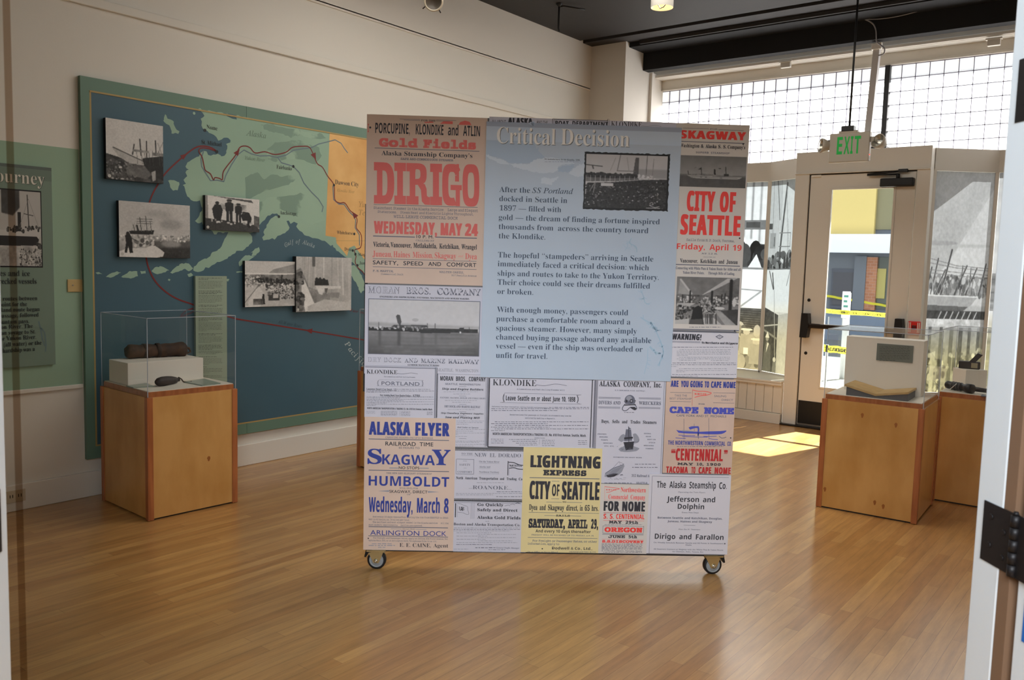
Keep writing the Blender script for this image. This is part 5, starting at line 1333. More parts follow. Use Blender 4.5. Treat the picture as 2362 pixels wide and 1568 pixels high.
def R_(x0, y0, x1, y1): A_([(x0, y0), (x1, y0), (x1, y1), (x0, y1)])
def band(o, i):
    for k in range(len(o)-1): A_([o[k], o[k+1], i[k+1], i[k]])
T0, B0 = 462, 818
R_(148, T0, 195, B0); R_(122, T0, 196, T0+72); R_(122, B0-72, 196, B0)                                  # D
band([(196, T0)]+arc(205, 640, 92, 178, -90, 90)+[(196, B0)], [(194, T0+72)]+arc(196, 640, 42, 108, -90, 90, e=.6)+[(194, B0-72)])
R_(322, T0, 372, B0); R_(298, T0, 398, T0+72); R_(298, B0-72, 398, B0)                                  # I
R_(430, T0, 478, B0); R_(402, T0, 480, T0+72); R_(402, B0-72, 506, B0)                                  # R
band([(478, T0)]+arc(490, 555, 86, 93, -90, 90, e=.7)+[(478, 648)], [(476, T0+62)]+arc(486, 555, 36, 42, -90, 90, e=.6)+[(476, 600)])
A_([(490, 625), (560, 640), (575, 680), (578, 740), (590, 750), (604, 750), (604, B0), (560, B0-2), (535, 790), (526, 690), (500, 648)])
R_(630, T0, 682, B0); R_(606, T0, 708, T0+72); R_(606, B0-72, 708, B0)                                  # I
band(arc(792, 640, 82, 180, -35, -290, 26, .6), arc(794, 640, 32, 112, -35, -290, 26, .6)); R_(832, T0-2, 854, 610); R_(820, 560, 854, 610); R_(782, 640, 878, 684); R_(826, 640, 862, B0+4)
band(arc(957, 640, 72, 182, 0, 360, 40, .62), arc(957, 640, 28, 112, 0, 360, 40, .62))                  # O
s.rule(120, 1015, 827, 4, soft)
s.w([('Staunchest Steamer in the Alaska Service', 120, 720), ('Large and Elegant', 757, 1018)], 866, 22, 'mono', soft); s.w([('Staterooms.', 155, 318), ('Steam Heat and Electric Lights Throughout.', 350, 980)], 899, 20, 'mono', soft)
s.t('WILL LEAVE COMMERCIAL DOCK', 292, 845, 942, 24, 'mono', soft)
s.w([('WEDNESDAY,', 120, 665), ('MAY', 695, 880), ('24', 905, 1018)], 1075, 106, 'sanskk', red)
s.rule(115, 475, 1098, 8, soft); s.rule(650, 1008, 1108, 8, soft); s.t('10 P. M.', 487, 635, 1116, 26, 'sansm', ink); s.t('CALLING AT', 482, 640, 1143, 14, 'mono', soft)
s.w([('Victoria,', 115, 258), ('Vancouver,', 265, 445), ('Metlakahtla,', 462, 665), ('Ketchikan,', 685, 858), ('Wrangel', 875, 1008)], 1190, 42, 'serk', ink)
s.w([('Juneau,', 110, 278), ('Haines', 290, 432), ('Mission,', 455, 630), ('Skagway', 645, 830), ('Dyea', 908, 1008)], 1275, 50, 'serb', red); s.w([('and', 848, 890)], 1280, 20, 'seri', pred)
s.rule(112, 1005, 1293, 4, soft); s.w([('SAFETY,', 112, 330), ('SPEED', 375, 545), ('AND', 590, 700), ('COMFORT', 748, 1003)], 1342, 34, 'sansm', ink); s.rule(112, 1005, 1363, 4, soft)
s.t('F. H. MARTIN,', 112, 290, 1406, 17, 'monob', soft); s.t('Commercial Dock', 183, 375, 1432, 14, 'mono', soft); s.t('WALTER OAKES,', 685, 895, 1416, 17, 'mono', soft); s.t('907 Pacific Avenue', 790, 1005, 1444, 14, 'mono', soft)
s.t('I', 68, 78, 205, 72, 'slab', red); s.dot(90, 165, 9, ink); done(s, 'tan steamer poster in salmon red letters')
# --- MORAN BROS harbour poster
s = poster('dry_dock_poster', (830, 640, 4.75), wht2, (60, 74), (1336, 1080))
s.outline([('MORAN', 95, 435), ('BROS.', 512, 775), ('COMPANY', 848, 1325)], 168, 72, 'serk', soft, wht2)
s.t('ENGINEERS AND SHIPBUILDERS, FOUNDERS, MACHINISTS AND BOILER MAKERS.', 218, 1202, 217, 17, 'serk', ink)
s.outline([('DRY', 92, 230), ('DOCK', 265, 455), ('AND', 492, 635), ('MARINE', 670, 935), ('RAILWAY', 970, 1305)], 920, 48, 'serk', soft, wht2)
s.t('LUMBER MANUFACTURERS', 525, 868, 964, 17, 'serk', ink)
s.t('SEATTLE,', 850, 1025, 1026, 32, 'serb', pale); s.t('WASHINGTON', 1045, 1300, 1032, 32, 'serb', pale); s.dot(102, 497, 8, ink)
o = done(s); harbour_rect = (s.at(102, 236), s.at(1300, 858))
def print_on(par, pic, rect, y, name='photo_print', m=None, tint=(1, 1, 1.04)):
    (x0, z1), (x1, z0) = rect
    return pic.mesh(name, ((x0, y, z1), (x1, y, z1), (x1, y, z0), (x0, y, z0)), m or mat_print('poster photo print', 1.02, .5), par, tint)
p = Pic(260, 130, .80); p.grain(.02, 3); p.poly([(0, .42), (.5, .44), (1, .46), (1, .5), (0, .5)], .66); p.blur(3); p.rect(0, .56, 1, 1, .42); p.grad(.56, 1, .52, .32)
for k in range(60): p.line([(RNG.random(), y := RNG.uniform(.58, 1)), (RNG.random(), y+.01)], RNG.uniform(.35, .55), .003)
for x, w, v in ((.09, .02, .36), (.26, .03, .32), (.47, .03, .40), (.6, .02, .40)): p.rect(x, .56, x+w, .85, v)
p.blur(8); p.grain(.03, 30); p.rect(0, .51, .99, .575, .2, .12, 30); p.poly([(.2, .50), (.23, .46), (.34, .46), (.52, .45), (.54, .49), (.4, .52)], .26); p.rect(.32, .47, .5, .50, .4, .3, 30); p.poly([(.0, .52), (.35, .54), (.75, .53), (.74, .585), (.3, .58), (0, .57)], .14)
p.poly([(.45, .535), (.75, .545), (.74, .59), (.47, .6)], .17); p.poly([(.82, .49), (.86, .48), (.86, .54), (.82, .55)], .2); p.poly([(.905, .55), (.91, .46), (.918, .55)], .2)
for x in (.09, .53, .6, .28): p.line([(x, .42), (x, .55)], .25, .003)
p.crowd([(0, .49), (.5, .49), (.5, .55), (0, .55)], 30, .008, .5, .85); p.ell(.83, .57, .008, .02, .85)
p.poly([(.275, .46), (.26, .42), (.245, .30), (.26, .27), (.28, .28), (.29, .36), (.295, .40), (.285, .47)], .28, .1, 10); p.ell(.42, .36, .03, .03, .70); p.blur(1)
(x0, z1), (x1, z0) = harbour_rect; b = MB(); b.box(x0-.003, x1+.003, -.0030, -.0019, z0-.003, z1+.003, soft); b.build('photo_border', panel); print_on(panel, p, harbour_rect, -.0034)
# --- PORTLAND notice
s = poster('portland_notice', (830, 640, 4.75), wht2, (57, 966), (848, 1545), 2)
s.rule(60, 835, 977, 7, soft); s.vrule(830, 985, 1545, 9, soft); s.vrule(846, 985, 1545, 7, ink); s.rule(60, 845, 962, 4, pale)
s.t('KLONDIKE', 76, 412, 1050, 43, 'serm', ink); s.line(smooth([(412, 1048), (470, 1055), (560, 1044), (635, 1054)]), 4, soft)
s.t('The Commodious and Fast Sailing Steamer', 265, 610, 1089, 11, 'monob', soft)
s.line(smooth([(215, 1118), (660, 1124), (680, 1132), (682, 1180), (660, 1190), (225, 1186), (206, 1176), (204, 1130), (215, 1118)], 3), 3, pale); s.line(smooth([(206, 1124), (196, 1145), (197, 1165), (206, 1184)]), 5, soft); s.line(smooth([(682, 1128), (692, 1150), (692, 1172), (682, 1188)]), 5, soft)
s.t('PORTLAND', 238, 655, 1176, 40, 'sansm', soft); s.t('Leaves Seattle Sept. 10', 72, 400, 1230, 21, 'monob', ink)
s.small(408, 812, 1226, 9, soft); s.small(72, 812, 1244, 9, soft, 1); s.small(72, 812, 1256, 9, soft, .35)
s.t('Fare, Including Board, Seven Hundred Dollars—', 222, 575, 1296, 20, 'serk', ink); s.t('$700', 582, 658, 1302, 22, 'sansb', ink)
for y, f in ((1310, 1), (1320, .5), (1335, 1), (1347, .55), (1362, 1), (1374, .3), (1388, 1), (1400, .14)): s.small(75, 812, y, 8, soft, f)
s.t('NORTH AMERICAN TRANSPORTATION & TRADING CO., No. 618 First Avenue, Seattle, Wash.', 82, 797, 1438, 20, 'sansk', ink)
for k in range(5): s.small(70, 180, 1465+k*11, 7, pale) if k < 3 else None; s.small(230, 430, 1466+k*11, 7, soft); s.small(455, 565, 1468+k*11, 7, soft); s.small(735, 805, 1472+k*10, 7, soft) if k < 4 else None
s.vrule(440, 1460, 1515, 2, soft); done(s)
# --- MORAN BROS column
s = poster('machinery_notice', (830, 840, 7.84), wht2, (1405, 160), (2315, 1500), 2)
s.rule(1405, 2205, 172, 6, pale); s.vrule(1408, 165, 960, 9, ink); s.vrule(2280, 240, 1490, 6, pale); s.vrule(2298, 240, 1490, 5, soft)
s.w([('MORAN', 1455, 1685), ('BROS.', 1740, 1915), ('COMPANY', 1972, 2275)], 291, 80, 'sansk', ink); s.t('SEATTLE, WASHINGTON', 1545, 2178, 368, 31, 'sansb', soft)
for y in (400, 570, 723, 854, 928, 1340): s.rule(1795, 1925, y, 5, soft)
s.t('Ship and Engine Builders', 1487, 2235, 458, 36, 'sansbi', ink); s.small(1515, 2205, 500, 15, pale); s.small(1690, 2040, 538, 15, pale)
s.t('FOUNDRY, MACHINE, BOILER AND FORGE SHOPS', 1450, 2270, 613, 27, 'serb', soft); s.small(1540, 2180, 655, 15, pale); s.small(1670, 2060, 690, 15, pale)
s.t('DRY DOCK AND MARINE RAILWAY', 1530, 2178, 776, 38, 'serk', soft); s.small(1590, 2140, 820, 15, pale); s.t('Ship Chandlery, Engineers’ Supplies', 1465, 2235, 891, 27, 'sansbi', ink)
s.t('Saw and Planing Mill', 1545, 2170, 972, 36, 'sansbi', ink)
for y, x, f in ((1025, 1750, 1), (1055, 1750, .9), (1085, 1750, .4), (1180, 1750, 1), (1210, 1730, .6), (1245, 1730, 1), (1270, 1730, .1), (1305, 1730, .4), (1390, 1730, 1), (1412, 1730, .8), (1450, 1730, 1), (1480, 1730, .6)): s.small(x, 2265, y, 15, pale, f)
s.t('Red Cedar or Spruce', 1765, 2145, 1148, 24, 'sansbi', soft); done(s)
# --- ALASKA FLYER
s = poster('flyer_poster', (830, 950, 4.0217), tanp, (47, 42), (864, 1287), 4)
s.w([('ALASKA', 85, 470), ('FLYER', 515, 832)], 208, 122, 'sanskk', blu); s.t('CARRYING ALASKA-PACIFIC EXPRESS', 238, 678, 240, 15, 'mono', soft); s.rule(83, 828, 247, 7, soft)
s.w([('RAILROAD', 238, 520), ('TIME', 555, 682)], 308, 36, 'sansm', ink); s.t('65 HOURS TO', 363, 555, 337, 17, 'sansm', soft)
s.t('S', 72, 205, 476, 136, 'serk', blu); s.t('KAGWA', 208, 697, 482, 92, 'sansb', blu); s.w([('Y', 667, 840)], 488, 142, 'serk', blu)
s.t('NO STOPS', 362, 553, 526, 25, 'sansm', ink); s.rule(275, 358, 516, 8, pale); s.rule(556, 640, 518, 8, pale); s.rule(83, 828, 536, 7, soft)
s.t('THE NEW AND ELEGANT STEAMSHIP', 247, 668, 571, 15, 'mono', soft); s.t('HUMBOLDT', 83, 828, 678, 90, 'sansb', blu); s.t('WILL SAIL FOR', 370, 540, 709, 13, 'mono', soft)
s.t('SKAGWAY, DIRECT', 275, 628, 746, 26, 'sansm', ink); s.area([(168, 730), (273, 722), (273, 738)], pale); s.area([(738, 738), (632, 730), (632, 746)], pale); s.t('ON', 437, 470, 767, 10, 'mono', soft)
s.w([('Wednesday,', 83, 490), ('March', 530, 742), ('8', 780, 823)], 922, 136, 'sansk', blu)
s.t('And every 10 days thereafter, making the run from SEATTLE to SKAG-', 120, 823, 974, 14, 'mono', soft); s.t('WAY in 62 hours, or, 18 miles per hour.', 83, 463, 999, 14, 'mono', soft); s.w([('The swiftest and most elegant vessel in the Alaska service', 120, 722), ('All the', 752, 823)], 1024, 14, 'mono', soft); s.w([('most modern improvements.', 83, 355), ('Service unsurpassed.', 380, 580)], 1049, 14, 'mono', soft)
s.rule(83, 818, 1059, 7, soft); s.t('SAILS FROM', 397, 510, 1085, 9, 'monob', soft); s.rule(290, 390, 1080, 4, pale); s.rule(516, 618, 1083, 4, pale)
s.w([('ARLINGTON', 98, 552), ('DOCK', 592, 803)], 1136, 44, 'sans', blu); s.rule(80, 818, 1144, 6, soft)
s.t('For Freight and Passenger Rates, apply at Office, 606 First Avenue, Tel', 125, 818, 1170, 13, 'mono', soft); s.t('ephone Main 305, or at Arlington Dock, Telephones Pike 14 or 131.', 83, 715, 1193, 13, 'mono', soft)
s.w([('E. E. CAINE,', 370, 660), ('Agent', 682, 820)], 1246, 34, 'serm', ink); s.small(112, 297, 1222, 12, pale, 1); s.small(83, 327, 1238, 12, pale, 1); s.small(170, 245, 1254, 12, pale, 1)
s.dot(80, 1168, 6, ink); s.dot(76, 172, 4, soft); done(s, 'tan steamer poster in dark blue letters')
# --- KLONDIKE June notice
s = poster('klondike_notice', (1030, 860, 6.3838), wht2, (600, 72), (2195, 1110), 2)
for x, th, m_ in ((634, 14, ink), (606, 5, pale), (2147, 10, ink), (2188, 9, soft)): s.vrule(x, 75, 1090, th, m_)
s.rule(612, 2150, 1088, 8, ink)
s.t('KLONDIKE', 680, 1322, 178, 88, 'serm', ink); s.line(smooth([(1322, 172), (1440, 186), (1610, 162), (1770, 186)]), 6, soft); s.t('A Commodious and Fast Sailing Steamer will', 1035, 1740, 245, 18, 'monob', soft)
s.line(smooth([(870, 292), (1900, 320), (1925, 335), (1925, 440), (1900, 455), (870, 434), (850, 420), (850, 305), (870, 292)], 3), 4, soft); s.line(smooth([(850, 310), (834, 350), (834, 390), (850, 425)]), 9, ink); s.line(smooth([(1920, 325), (1936, 365), (1936, 405), (1920, 440)]), 9, ink)
s.w([('Leave', 873, 1018), ('Seattle', 1047, 1218), ('on', 1245, 1303), ('or', 1330, 1372), ('about', 1403, 1535), ('June', 1560, 1668), ('10,', 1695, 1760), ('1898', 1788, 1895)], 400, 70, 'sansk', ink)
s.t('And every ten days thereafter, taking freight and passengers,', 665, 1495, 500, 17, 'monob', soft); s.small(1505, 2095, 510, 15, soft, 1); s.small(660, 2095, 530, 15, soft, 1); s.small(660, 2095, 555, 15, soft, .68)
s.t('Reservations for passage or freight on steamers may now be', 930, 1835, 621, 19, 'monob', soft); s.t('secured by making a deposit.', 1155, 1600, 670, 19, 'monob', soft)
for y, x, f in ((722, 710, 1), (748, 655, .58), (775, 710, 1), (800, 655, .6), (825, 710, 1), (850, 655, .14)): s.small(x, 2090, y, 15, soft, f)
s.t('NORTH AMERICAN TRANSPORTATION & TRADING CO., No. 618 First Avenue, Seattle, Wash.', 680, 2055, 910, 36, 'sansk', ink); s.t('DIRECTORS', 1297, 1447, 961, 13, 'sansb', soft)
for k in range(5): s.small(655, 860, 975+k*28, 13, soft) if k < 3 else None; s.small(920+k*50, 1335, 980+k*27, 13, soft, 1) if k < 4 else None; s.small(1405, 1610, 992+k*26, 13, soft) if k < 4 else None; s.small(1935, 2080, 998+k*26, 13, soft) if k < 3 else None
s.vrule(1368, 975, 1050, 3, soft); done(s)
# --- ALASKA COMPANY notice
s = poster('divers_notice', (1360, 860, 6.0333), wht2, (66, 92), (996, 1545), 2)
s.vrule(40, 95, 1040, 10, ink); s.vrule(80, 95, 1040, 6, soft); s.vrule(1040, 110, 1400, 9, pale)
s.w([('ALASKA', 133, 425), ('COMPANY,', 470, 848), ('Inc.', 890, 998)], 182, 74, 'serk', ink); s.t('E. D. BENJAMIN, Pres. and Mngr.', 350, 775, 246, 15, 'monob', soft)
for x0, x1, y in ((123, 430, 335), (123, 430, 350), (120, 425, 468), (120, 425, 483), (683, 988, 342), (683, 988, 357), (680, 983, 475), (680, 983, 490)): s.rule(x0, x1, y, 6, soft)
s.t('DIVERS AND', 122, 428, 432, 48, 'serk', soft); s.t('WRECKERS', 683, 990, 440, 48, 'serk', soft)
# diving helmet engraving
s.area(smooth(arc(558, 380, 72, 76, 180, 360, 16, 1)+[(632, 400), (618, 430), (500, 430), (486, 395)], 2), soft); s.area(arc(548, 350, 40, 34, 0, 360, 20, 1), pale, .0002); s.area(arc(580, 388, 24, 28, 0, 360, 20, 1), ink, .0003); s.area(arc(580, 388, 13, 16, 0, 360, 16, 1), pale, .0004); s.area(arc(512, 390, 15, 18, 0, 360, 16, 1), ink, .0003)
s.area([(474, 392), (490, 380), (490, 402)], ink); s.area([(625, 370), (642, 388), (628, 400)], ink); s.line(smooth([(490, 432), (462, 470), (455, 505), (480, 524), (520, 515), (560, 480), (600, 500), (630, 512), (655, 490), (640, 455), (620, 432)], 4), 12, soft); s.area([(560, 470), (625, 470), (655, 495), (630, 514), (590, 500)], ink, .0002); s.line([(480, 445), (640, 440)], 14, ink, .0002)
s.t('Dan. Anzuan', 478, 625, 552, 13, 'monob', soft) if False else s.small(478, 625, 552, 13, soft, 1)
s.w([('Buys,', 162, 272), ('Sells', 313, 412), ('and', 450, 523), ('Trades', 567, 703), ('Steamers', 740, 928)], 692, 46, 'serk', ink)
for t, x0, x1, yb in (('ENGINES', 110, 232, 854), ('BOILERS', 137, 250, 895), ('PUMPS', 160, 252, 937), ('WENCHES', 187, 318, 980), ('ETC. ETC.', 207, 345, 1022), ('DIVING', 755, 850, 848), ('GEAR', 780, 852, 889), ('KEPT IN', 803, 915, 930), ('STOCK', 822, 912, 974), ('WRECKING', 750, 890, 1015), ('TOWING', 775, 885, 1057)): s.t(t, x0, x1, yb, 15, 'sansk', soft)
# sailing ship engraving
s.area(smooth([(400, 1060), (440, 1030), (540, 1000), (650, 1030), (690, 1050), (640, 1085), (520, 1098), (430, 1090)], 3), pale); s.area([(470, 960), (620, 950), (600, 1060), (500, 1070)], ink, .0002); s.area([(505, 780), (575, 785), (590, 940), (480, 945)], soft, .0003); s.area([(480, 895), (600, 885), (600, 910), (478, 920)], ink, .0004); s.line([(540, 742), (545, 960)], 8, ink, .0004); s.area([(540, 750), (580, 775), (545, 782)], soft, .0004)
s.area(smooth([(395, 930), (430, 870), (480, 850), (500, 920), (440, 960)], 3), pale); s.area(smooth([(600, 850), (640, 840), (685, 900), (680, 960), (620, 980)], 3), pale, .0001); s.line(smooth([(610, 1000), (620, 960), (670, 955), (688, 920)]), 6, soft, .0003); s.line([(380, 1025), (480, 960)], 5, soft, .0003); s.area([(385, 1020), (470, 950), (465, 1025)], white, .0003)
for k in range(14): x = random.uniform(420, 650); s.line([(x, random.uniform(1040, 1085)), (x+30, random.uniform(1040, 1085))], 3, soft, .0004)
s.t('ESTIMATES ON HEAVY WORK', 330, 727, 1176, 14, 'sansk', soft)
# beached boat engraving
s.area([(215, 1395), (320, 1330), (470, 1270), (485, 1290), (450, 1370), (400, 1420), (290, 1455), (205, 1440)], pale); s.area([(230, 1420), (330, 1395), (400, 1400), (340, 1440), (250, 1450)], ink, .0002); s.line([(215, 1395), (320, 1325), (475, 1268)], 8, soft, .0002); s.line([(320, 1325), (405, 1232), (430, 1280)], 4, soft, .0002); s.line([(405, 1232), (478, 1265)], 4, soft, .0002)
for k in range(6): s.line([(240+k*20, 1440-k*6), (330+k*25, 1345-k*10)], 3, soft, .0003)
for k in range(10): x = random.uniform(220, 480); s.line([(x, 1460+random.uniform(-10, 30)), (x+40, 1458+random.uniform(-10, 30))], 4, pale)
s.area([(415, 1415), (450, 1405), (470, 1418), (430, 1424)], soft)
s.small(628, 915, 1272, 16, soft, 1); s.small(590, 945, 1315, 16, soft, 1); s.t('312 Railroad A', 583, 830, 1442, 34, 'serk', soft); s.small(205, 585, 1532, 16, soft, 1); s.t('SEATTLE,', 648, 810, 1538, 25, 'serk', soft); done(s)
# --- NEW EL DORADO and BOSTON notices
s = poster('el_dorado_notice', (1030, 1020, 5.805), wht2, (70, 78), (1060, 790), 2)
dotb = mat('mottled grey border ink', C(108, 108, 114, K), .6, noise=(260, .5))
s.area([(80, 78), (1030, 92), (1030, 122), (80, 108)], dotb); s.rule(80, 1030, 76, 6, ink); s.area([(80, 746), (1010, 758), (1010, 786), (80, 774)], dotb); s.rule(80, 1010, 772, 7, ink)
s.t('TO THE', 197, 352, 162, 25, 'serl', soft); s.rule(197, 360, 174, 3, pale); s.w([('NEW', 375, 540), ('EL', 578, 658), ('DORADO', 692, 995)], 189, 50, 'serl', soft)
s.frame(132, 222, 366, 420, 5, soft); s.t('FOR', 222, 272, 253, 12, 'mono', pale); s.t('SAFETY', 172, 320, 309, 27, 'serl', soft); s.t('AND', 228, 268, 347, 9, 'mono', pale); s.t('COMFORT', 147, 340, 405, 27, 'serl', soft)
for t, x1_, yb in (('On the Yukon River', 708, 264), ('Alaska and', 585, 334), ('Northwest Territory', 705, 403)): s.t(t, 437, x1_, yb, 21, 'serb', soft); s.rule(437, x1_, yb+12, 3, pale)
s.vrule(824, 248, 440, 9, ink); s.vrule(836, 262, 440, 4, soft); s.line(smooth([(826, 262), (900, 270), (970, 298), (1025, 306)]), 10, ink); s.line(smooth([(838, 346), (900, 338), (960, 354), (1022, 360)]), 10, ink); s.t('NATATCO', 848, 1010, 322, 27, 'sansk', ink, -.2)
s.w([('North', 128, 222), ('American', 247, 412), ('Transportation', 437, 690), ('and', 715, 772), ('Trading', 805, 937), ('Co', 967, 1015)], 489, 34, 'serk', ink); s.small(405, 768, 540, 11, pale, 1)
s.t('...', 300, 345, 617, 40, 'serb', soft); s.t('ROANOKE', 350, 822, 622, 48, 'serl', soft); s.t('...', 827, 868, 630, 40, 'serb', soft)
s.small(672, 1005, 662, 13, soft, 1); s.small(125, 1010, 684, 12, pale, 1); s.small(125, 1010, 704, 12, pale, .57); s.small(665, 1010, 728, 14, soft, 1); done(s)
s = poster('gold_fields_notice', (1030, 1020, 5.805), wht2, (70, 786), (1060, 1470), 2.2)
s.rule(95, 1000, 800, 4, soft); s.vrule(122, 812, 1000, 12, ink); s.vrule(148, 830, 1000, 3, pale); s.line(smooth([(140, 815), (180, 818), (230, 840), (280, 858), (285, 900), (298, 955), (270, 962), (220, 940), (150, 932)], 4), 4, soft); s.t('U', 163, 200, 905, 48, 'serl', ink); s.t('A', 182, 215, 915, 55, 'sansb', ink); s.t('B', 205, 235, 910, 50, 'serb', ink)
for x in (328, 343, 358, 375): s.vrule(x, 800, 1020, 3, pale)
s.t('Go Quickly', 412, 760, 847, 37, 'serk', ink); s.line(smooth([(780, 848), (830, 836), (850, 850)]), 5, soft); s.line(smooth([(850, 832), (890, 824), (915, 836)]), 5, soft); s.line(smooth([(915, 818), (950, 808), (990, 818)]), 6, ink); s.t('Safely and Direct', 412, 950, 917, 38, 'serk', ink); s.small(665, 760, 953, 9, pale, 1); s.t('Alaska Gold Fields', 410, 990, 1019, 40, 'serk', ink); s.small(520, 570, 1056, 9, soft, 1)
s.t('Boston and Alaska Transportation Co.', 95, 985, 1106, 34, 'serb', ink)
for y, x0_, x1_, f in ((1145, 100, 985, 1), (1165, 95, 985, 1), (1185, 95, 985, .85), (1212, 135, 600, 1), (1232, 420, 930, 1), (1255, 135, 545, 1), (1275, 420, 930, 1), (1298, 135, 530, 1), (1318, 420, 880, 1), (1342, 135, 945, 1), (1368, 130, 610, 1), (1430, 95, 290, 1)): s.small(x0_, x1_, y, 12, pale if y not in (1165, 1368) else soft, f)
s.small(385, 655, 1412, 16, soft, 1); s.t('General Traffic Manager', 665, 975, 1416, 18, 'serbi', soft); s.small(560, 795, 1438, 12, soft, 1); s.rule(90, 990, 1458, 10, dotb); done(s)
# --- LIGHTNING EXPRESS
s = poster('lightning_poster', (1190, 1020, 5.81), creamp, (103, 60), (1104, 1480), 5)
s.t('LIGHTNING', 192, 1128, 328, 160, 'sanskk', ink); s.t('EXPRESS', 362, 942, 436, 74, 'slabk', ink); s.rule(183, 1118, 467, 9, soft)
s.w([('CITY', 178, 455), ('SEATTLE', 610, 1113)], 752, 240, 'sanskk', ink); s.w([('OF', 480, 580)], 712, 155, 'sansk', ink); s.rule(480, 580, 515, 5, soft); s.rule(472, 578, 750, 5, soft)
s.rule(405, 615, 794, 5, soft); s.rule(680, 885, 798, 5, soft); s.t('TO', 622, 674, 802, 17, 'slab', ink)
s.w([('Dyea', 175, 285), ('and', 317, 398), ('Skagway', 428, 643), ('direct,', 672, 830), ('in', 855, 893), ('65', 920, 985), ('hrs.', 1012, 1103)], 898, 74, 'serk', ink); s.rule(170, 1110, 931, 5, soft)
s.rule(380, 528, 975, 5, soft); s.rule(724, 872, 980, 5, soft); s.t('SAILS', 535, 722, 986, 23, 'slab', ink)
s.w([('SATURDAY,', 167, 655), ('APRIL', 693, 955), ('29,', 1003, 1098)], 1136, 120, 'slabk', ink); s.t('And every 10 days thereafter', 262, 1000, 1199, 38, 'sansb', ink); s.t('FREIGHT WILL BE RECEIVED UP TO FRIDAY, 6 P. M.', 210, 1045, 1241, 18, 'sansm', soft); s.rule(158, 1090, 1267, 6, soft)
s.t('For Freight or Passenger Rates, or other', 220, 1085, 1324, 27, 'monob', soft); s.t('information, apply to', 157, 580, 1362, 25, 'monob', soft); s.t('Dodwell & Co., Ltd.,', 482, 1020, 1427, 36, 'sansb', ink); s.t('Or at Office at Ocean Wharf.', 157, 565, 1467, 17, 'serb', soft); s.t('HEADQUARTERS BLDG.', 715, 1078, 1468, 17, 'sansm', soft)
s.dot(352, 1418, 9, ink); s.dot(492, 1412, 7, ink); done(s, 'cream poster in black letters')
# --- FOR NOME
s = poster('nome_poster', (1370, 1090, 6.2727), greyp, (95, 155), (754, 1168), 6)
s.line([(152, 190), (152, 390)], 4, pred); s.line(smooth([(152, 192), (230, 205), (300, 212), (368, 228), (300, 240), (240, 268), (175, 278)], 4), 6, red2); s.t('N.W.C.CO', 172, 318, 248, 18, 'sansk', red2)
s.t('Northwestern', 383, 745, 272, 68, 'serb', red2); s.w([('Commercial', 205, 487), ('Company', 525, 737)], 371, 64, 'serb', red2); s.small(150, 735, 392, 9, pred, 1)
s.w([('FOR', 135, 358), ('NOME', 403, 732)], 544, 140, 'sanskk', ink); s.rule(135, 728, 572, 4, soft); s.small(140, 720, 570, 10, pred, 1); s.w([('S. S.', 133, 285), ('CENTENNIAL', 315, 725)], 656, 70, 'sansk', red2); s.rule(130, 722, 681, 4, red2)
s.w([('MAY', 212, 400), ('29th', 452, 635)], 726, 40, 'slab', ink); s.small(150, 695, 748, 12, soft, 1); s.frame(127, 762, 716, 864, 5, soft); s.t('OREGON', 148, 697, 848, 68, 'slabk', red2); s.rule(118, 712, 881, 7, soft); s.small(375, 465, 888, 10, soft, 1)
s.w([('JUNE', 205, 445), ('5th', 495, 618)], 934, 40, 'slab', ink); s.rule(110, 712, 950, 4, pred); s.t('S.S.DISCOVERY', 115, 712, 1001, 37, 'slabk', red2)
for y in (1020, 1040, 1058, 1076, 1092): s.small(108, 695, y+8, 14, soft, 1)
s.t('A. TINLING, Agent, Tacoma, Wash.', 105, 693, 1128, 22, 'mono', soft); s.small(130, 690, 1148, 12, soft, 1); done(s, 'small grey poster in red and black letters')
# --- ALASKA STEAMSHIP CO
s = poster('alaska_steamship_poster', (1370, 1090, 6.2727), white, (800, 12), (1920, 1176), 7)
s.vrule(840, 40, 1170, 5, soft); s.rule(838, 1945, 41, 5, soft)
s.w([('The', 903, 1033), ('Alaska', 1085, 1322), ('Steamship', 1373, 1757), ('Co.', 1803, 1912)], 209, 92, 'serk', ink) if False else s.w([('The', 903, 1033), ('Alaska', 1085, 1322), ('Steamship', 1373, 1757), ('Co.', 1803, 1912)], 209, 94, 'sansb', ink)
s.t('Operating the Twin Flyers', 1212, 1603, 281, 19, 'sans', soft); s.w([('Jefferson', 1047, 1512), ('and', 1570, 1745)], 408, 74, 'sansb', ink); s.t('Dolphin', 1205, 1587, 514, 72, 'sansb', ink); s.t('Every Five Days', 1267, 1507, 574, 18, 'sansm', soft)
s.t('Between Seattle and Ketchikan, Douglas,', 915, 1850, 654, 28, 'sansk', soft); s.t('Juneau, Haines and Skagway', 1058, 1702, 706, 27, 'sansk', soft); s.rule(1293, 1460, 750, 4, soft); s.t('Also the A1 Steamers', 1215, 1530, 817, 19, 'sans', soft)
s.w([('Dirigo', 873, 1170), ('and', 1228, 1402), ('Farallon', 1467, 1867)], 946, 74, 'sansb', ink); s.t('On Weekly Schedule Between Seattle and All Points in Southeastern', 858, 1865, 1008, 18, 'sansm', soft); s.t('Alaska', 1315, 1405, 1044, 18, 'sansm', soft); s.t('All Steamers Connect at Skagway with the White Pass & Yukon Route', 857, 1862, 1102, 18, 'sansm', soft); s.t('for Dawson, Atlin, Tanana, Etc.', 1130, 1580, 1139, 18, 'sansm', soft)
s.dot(1885, 1017, 9, ink); done(s, 'white poster in black letters')
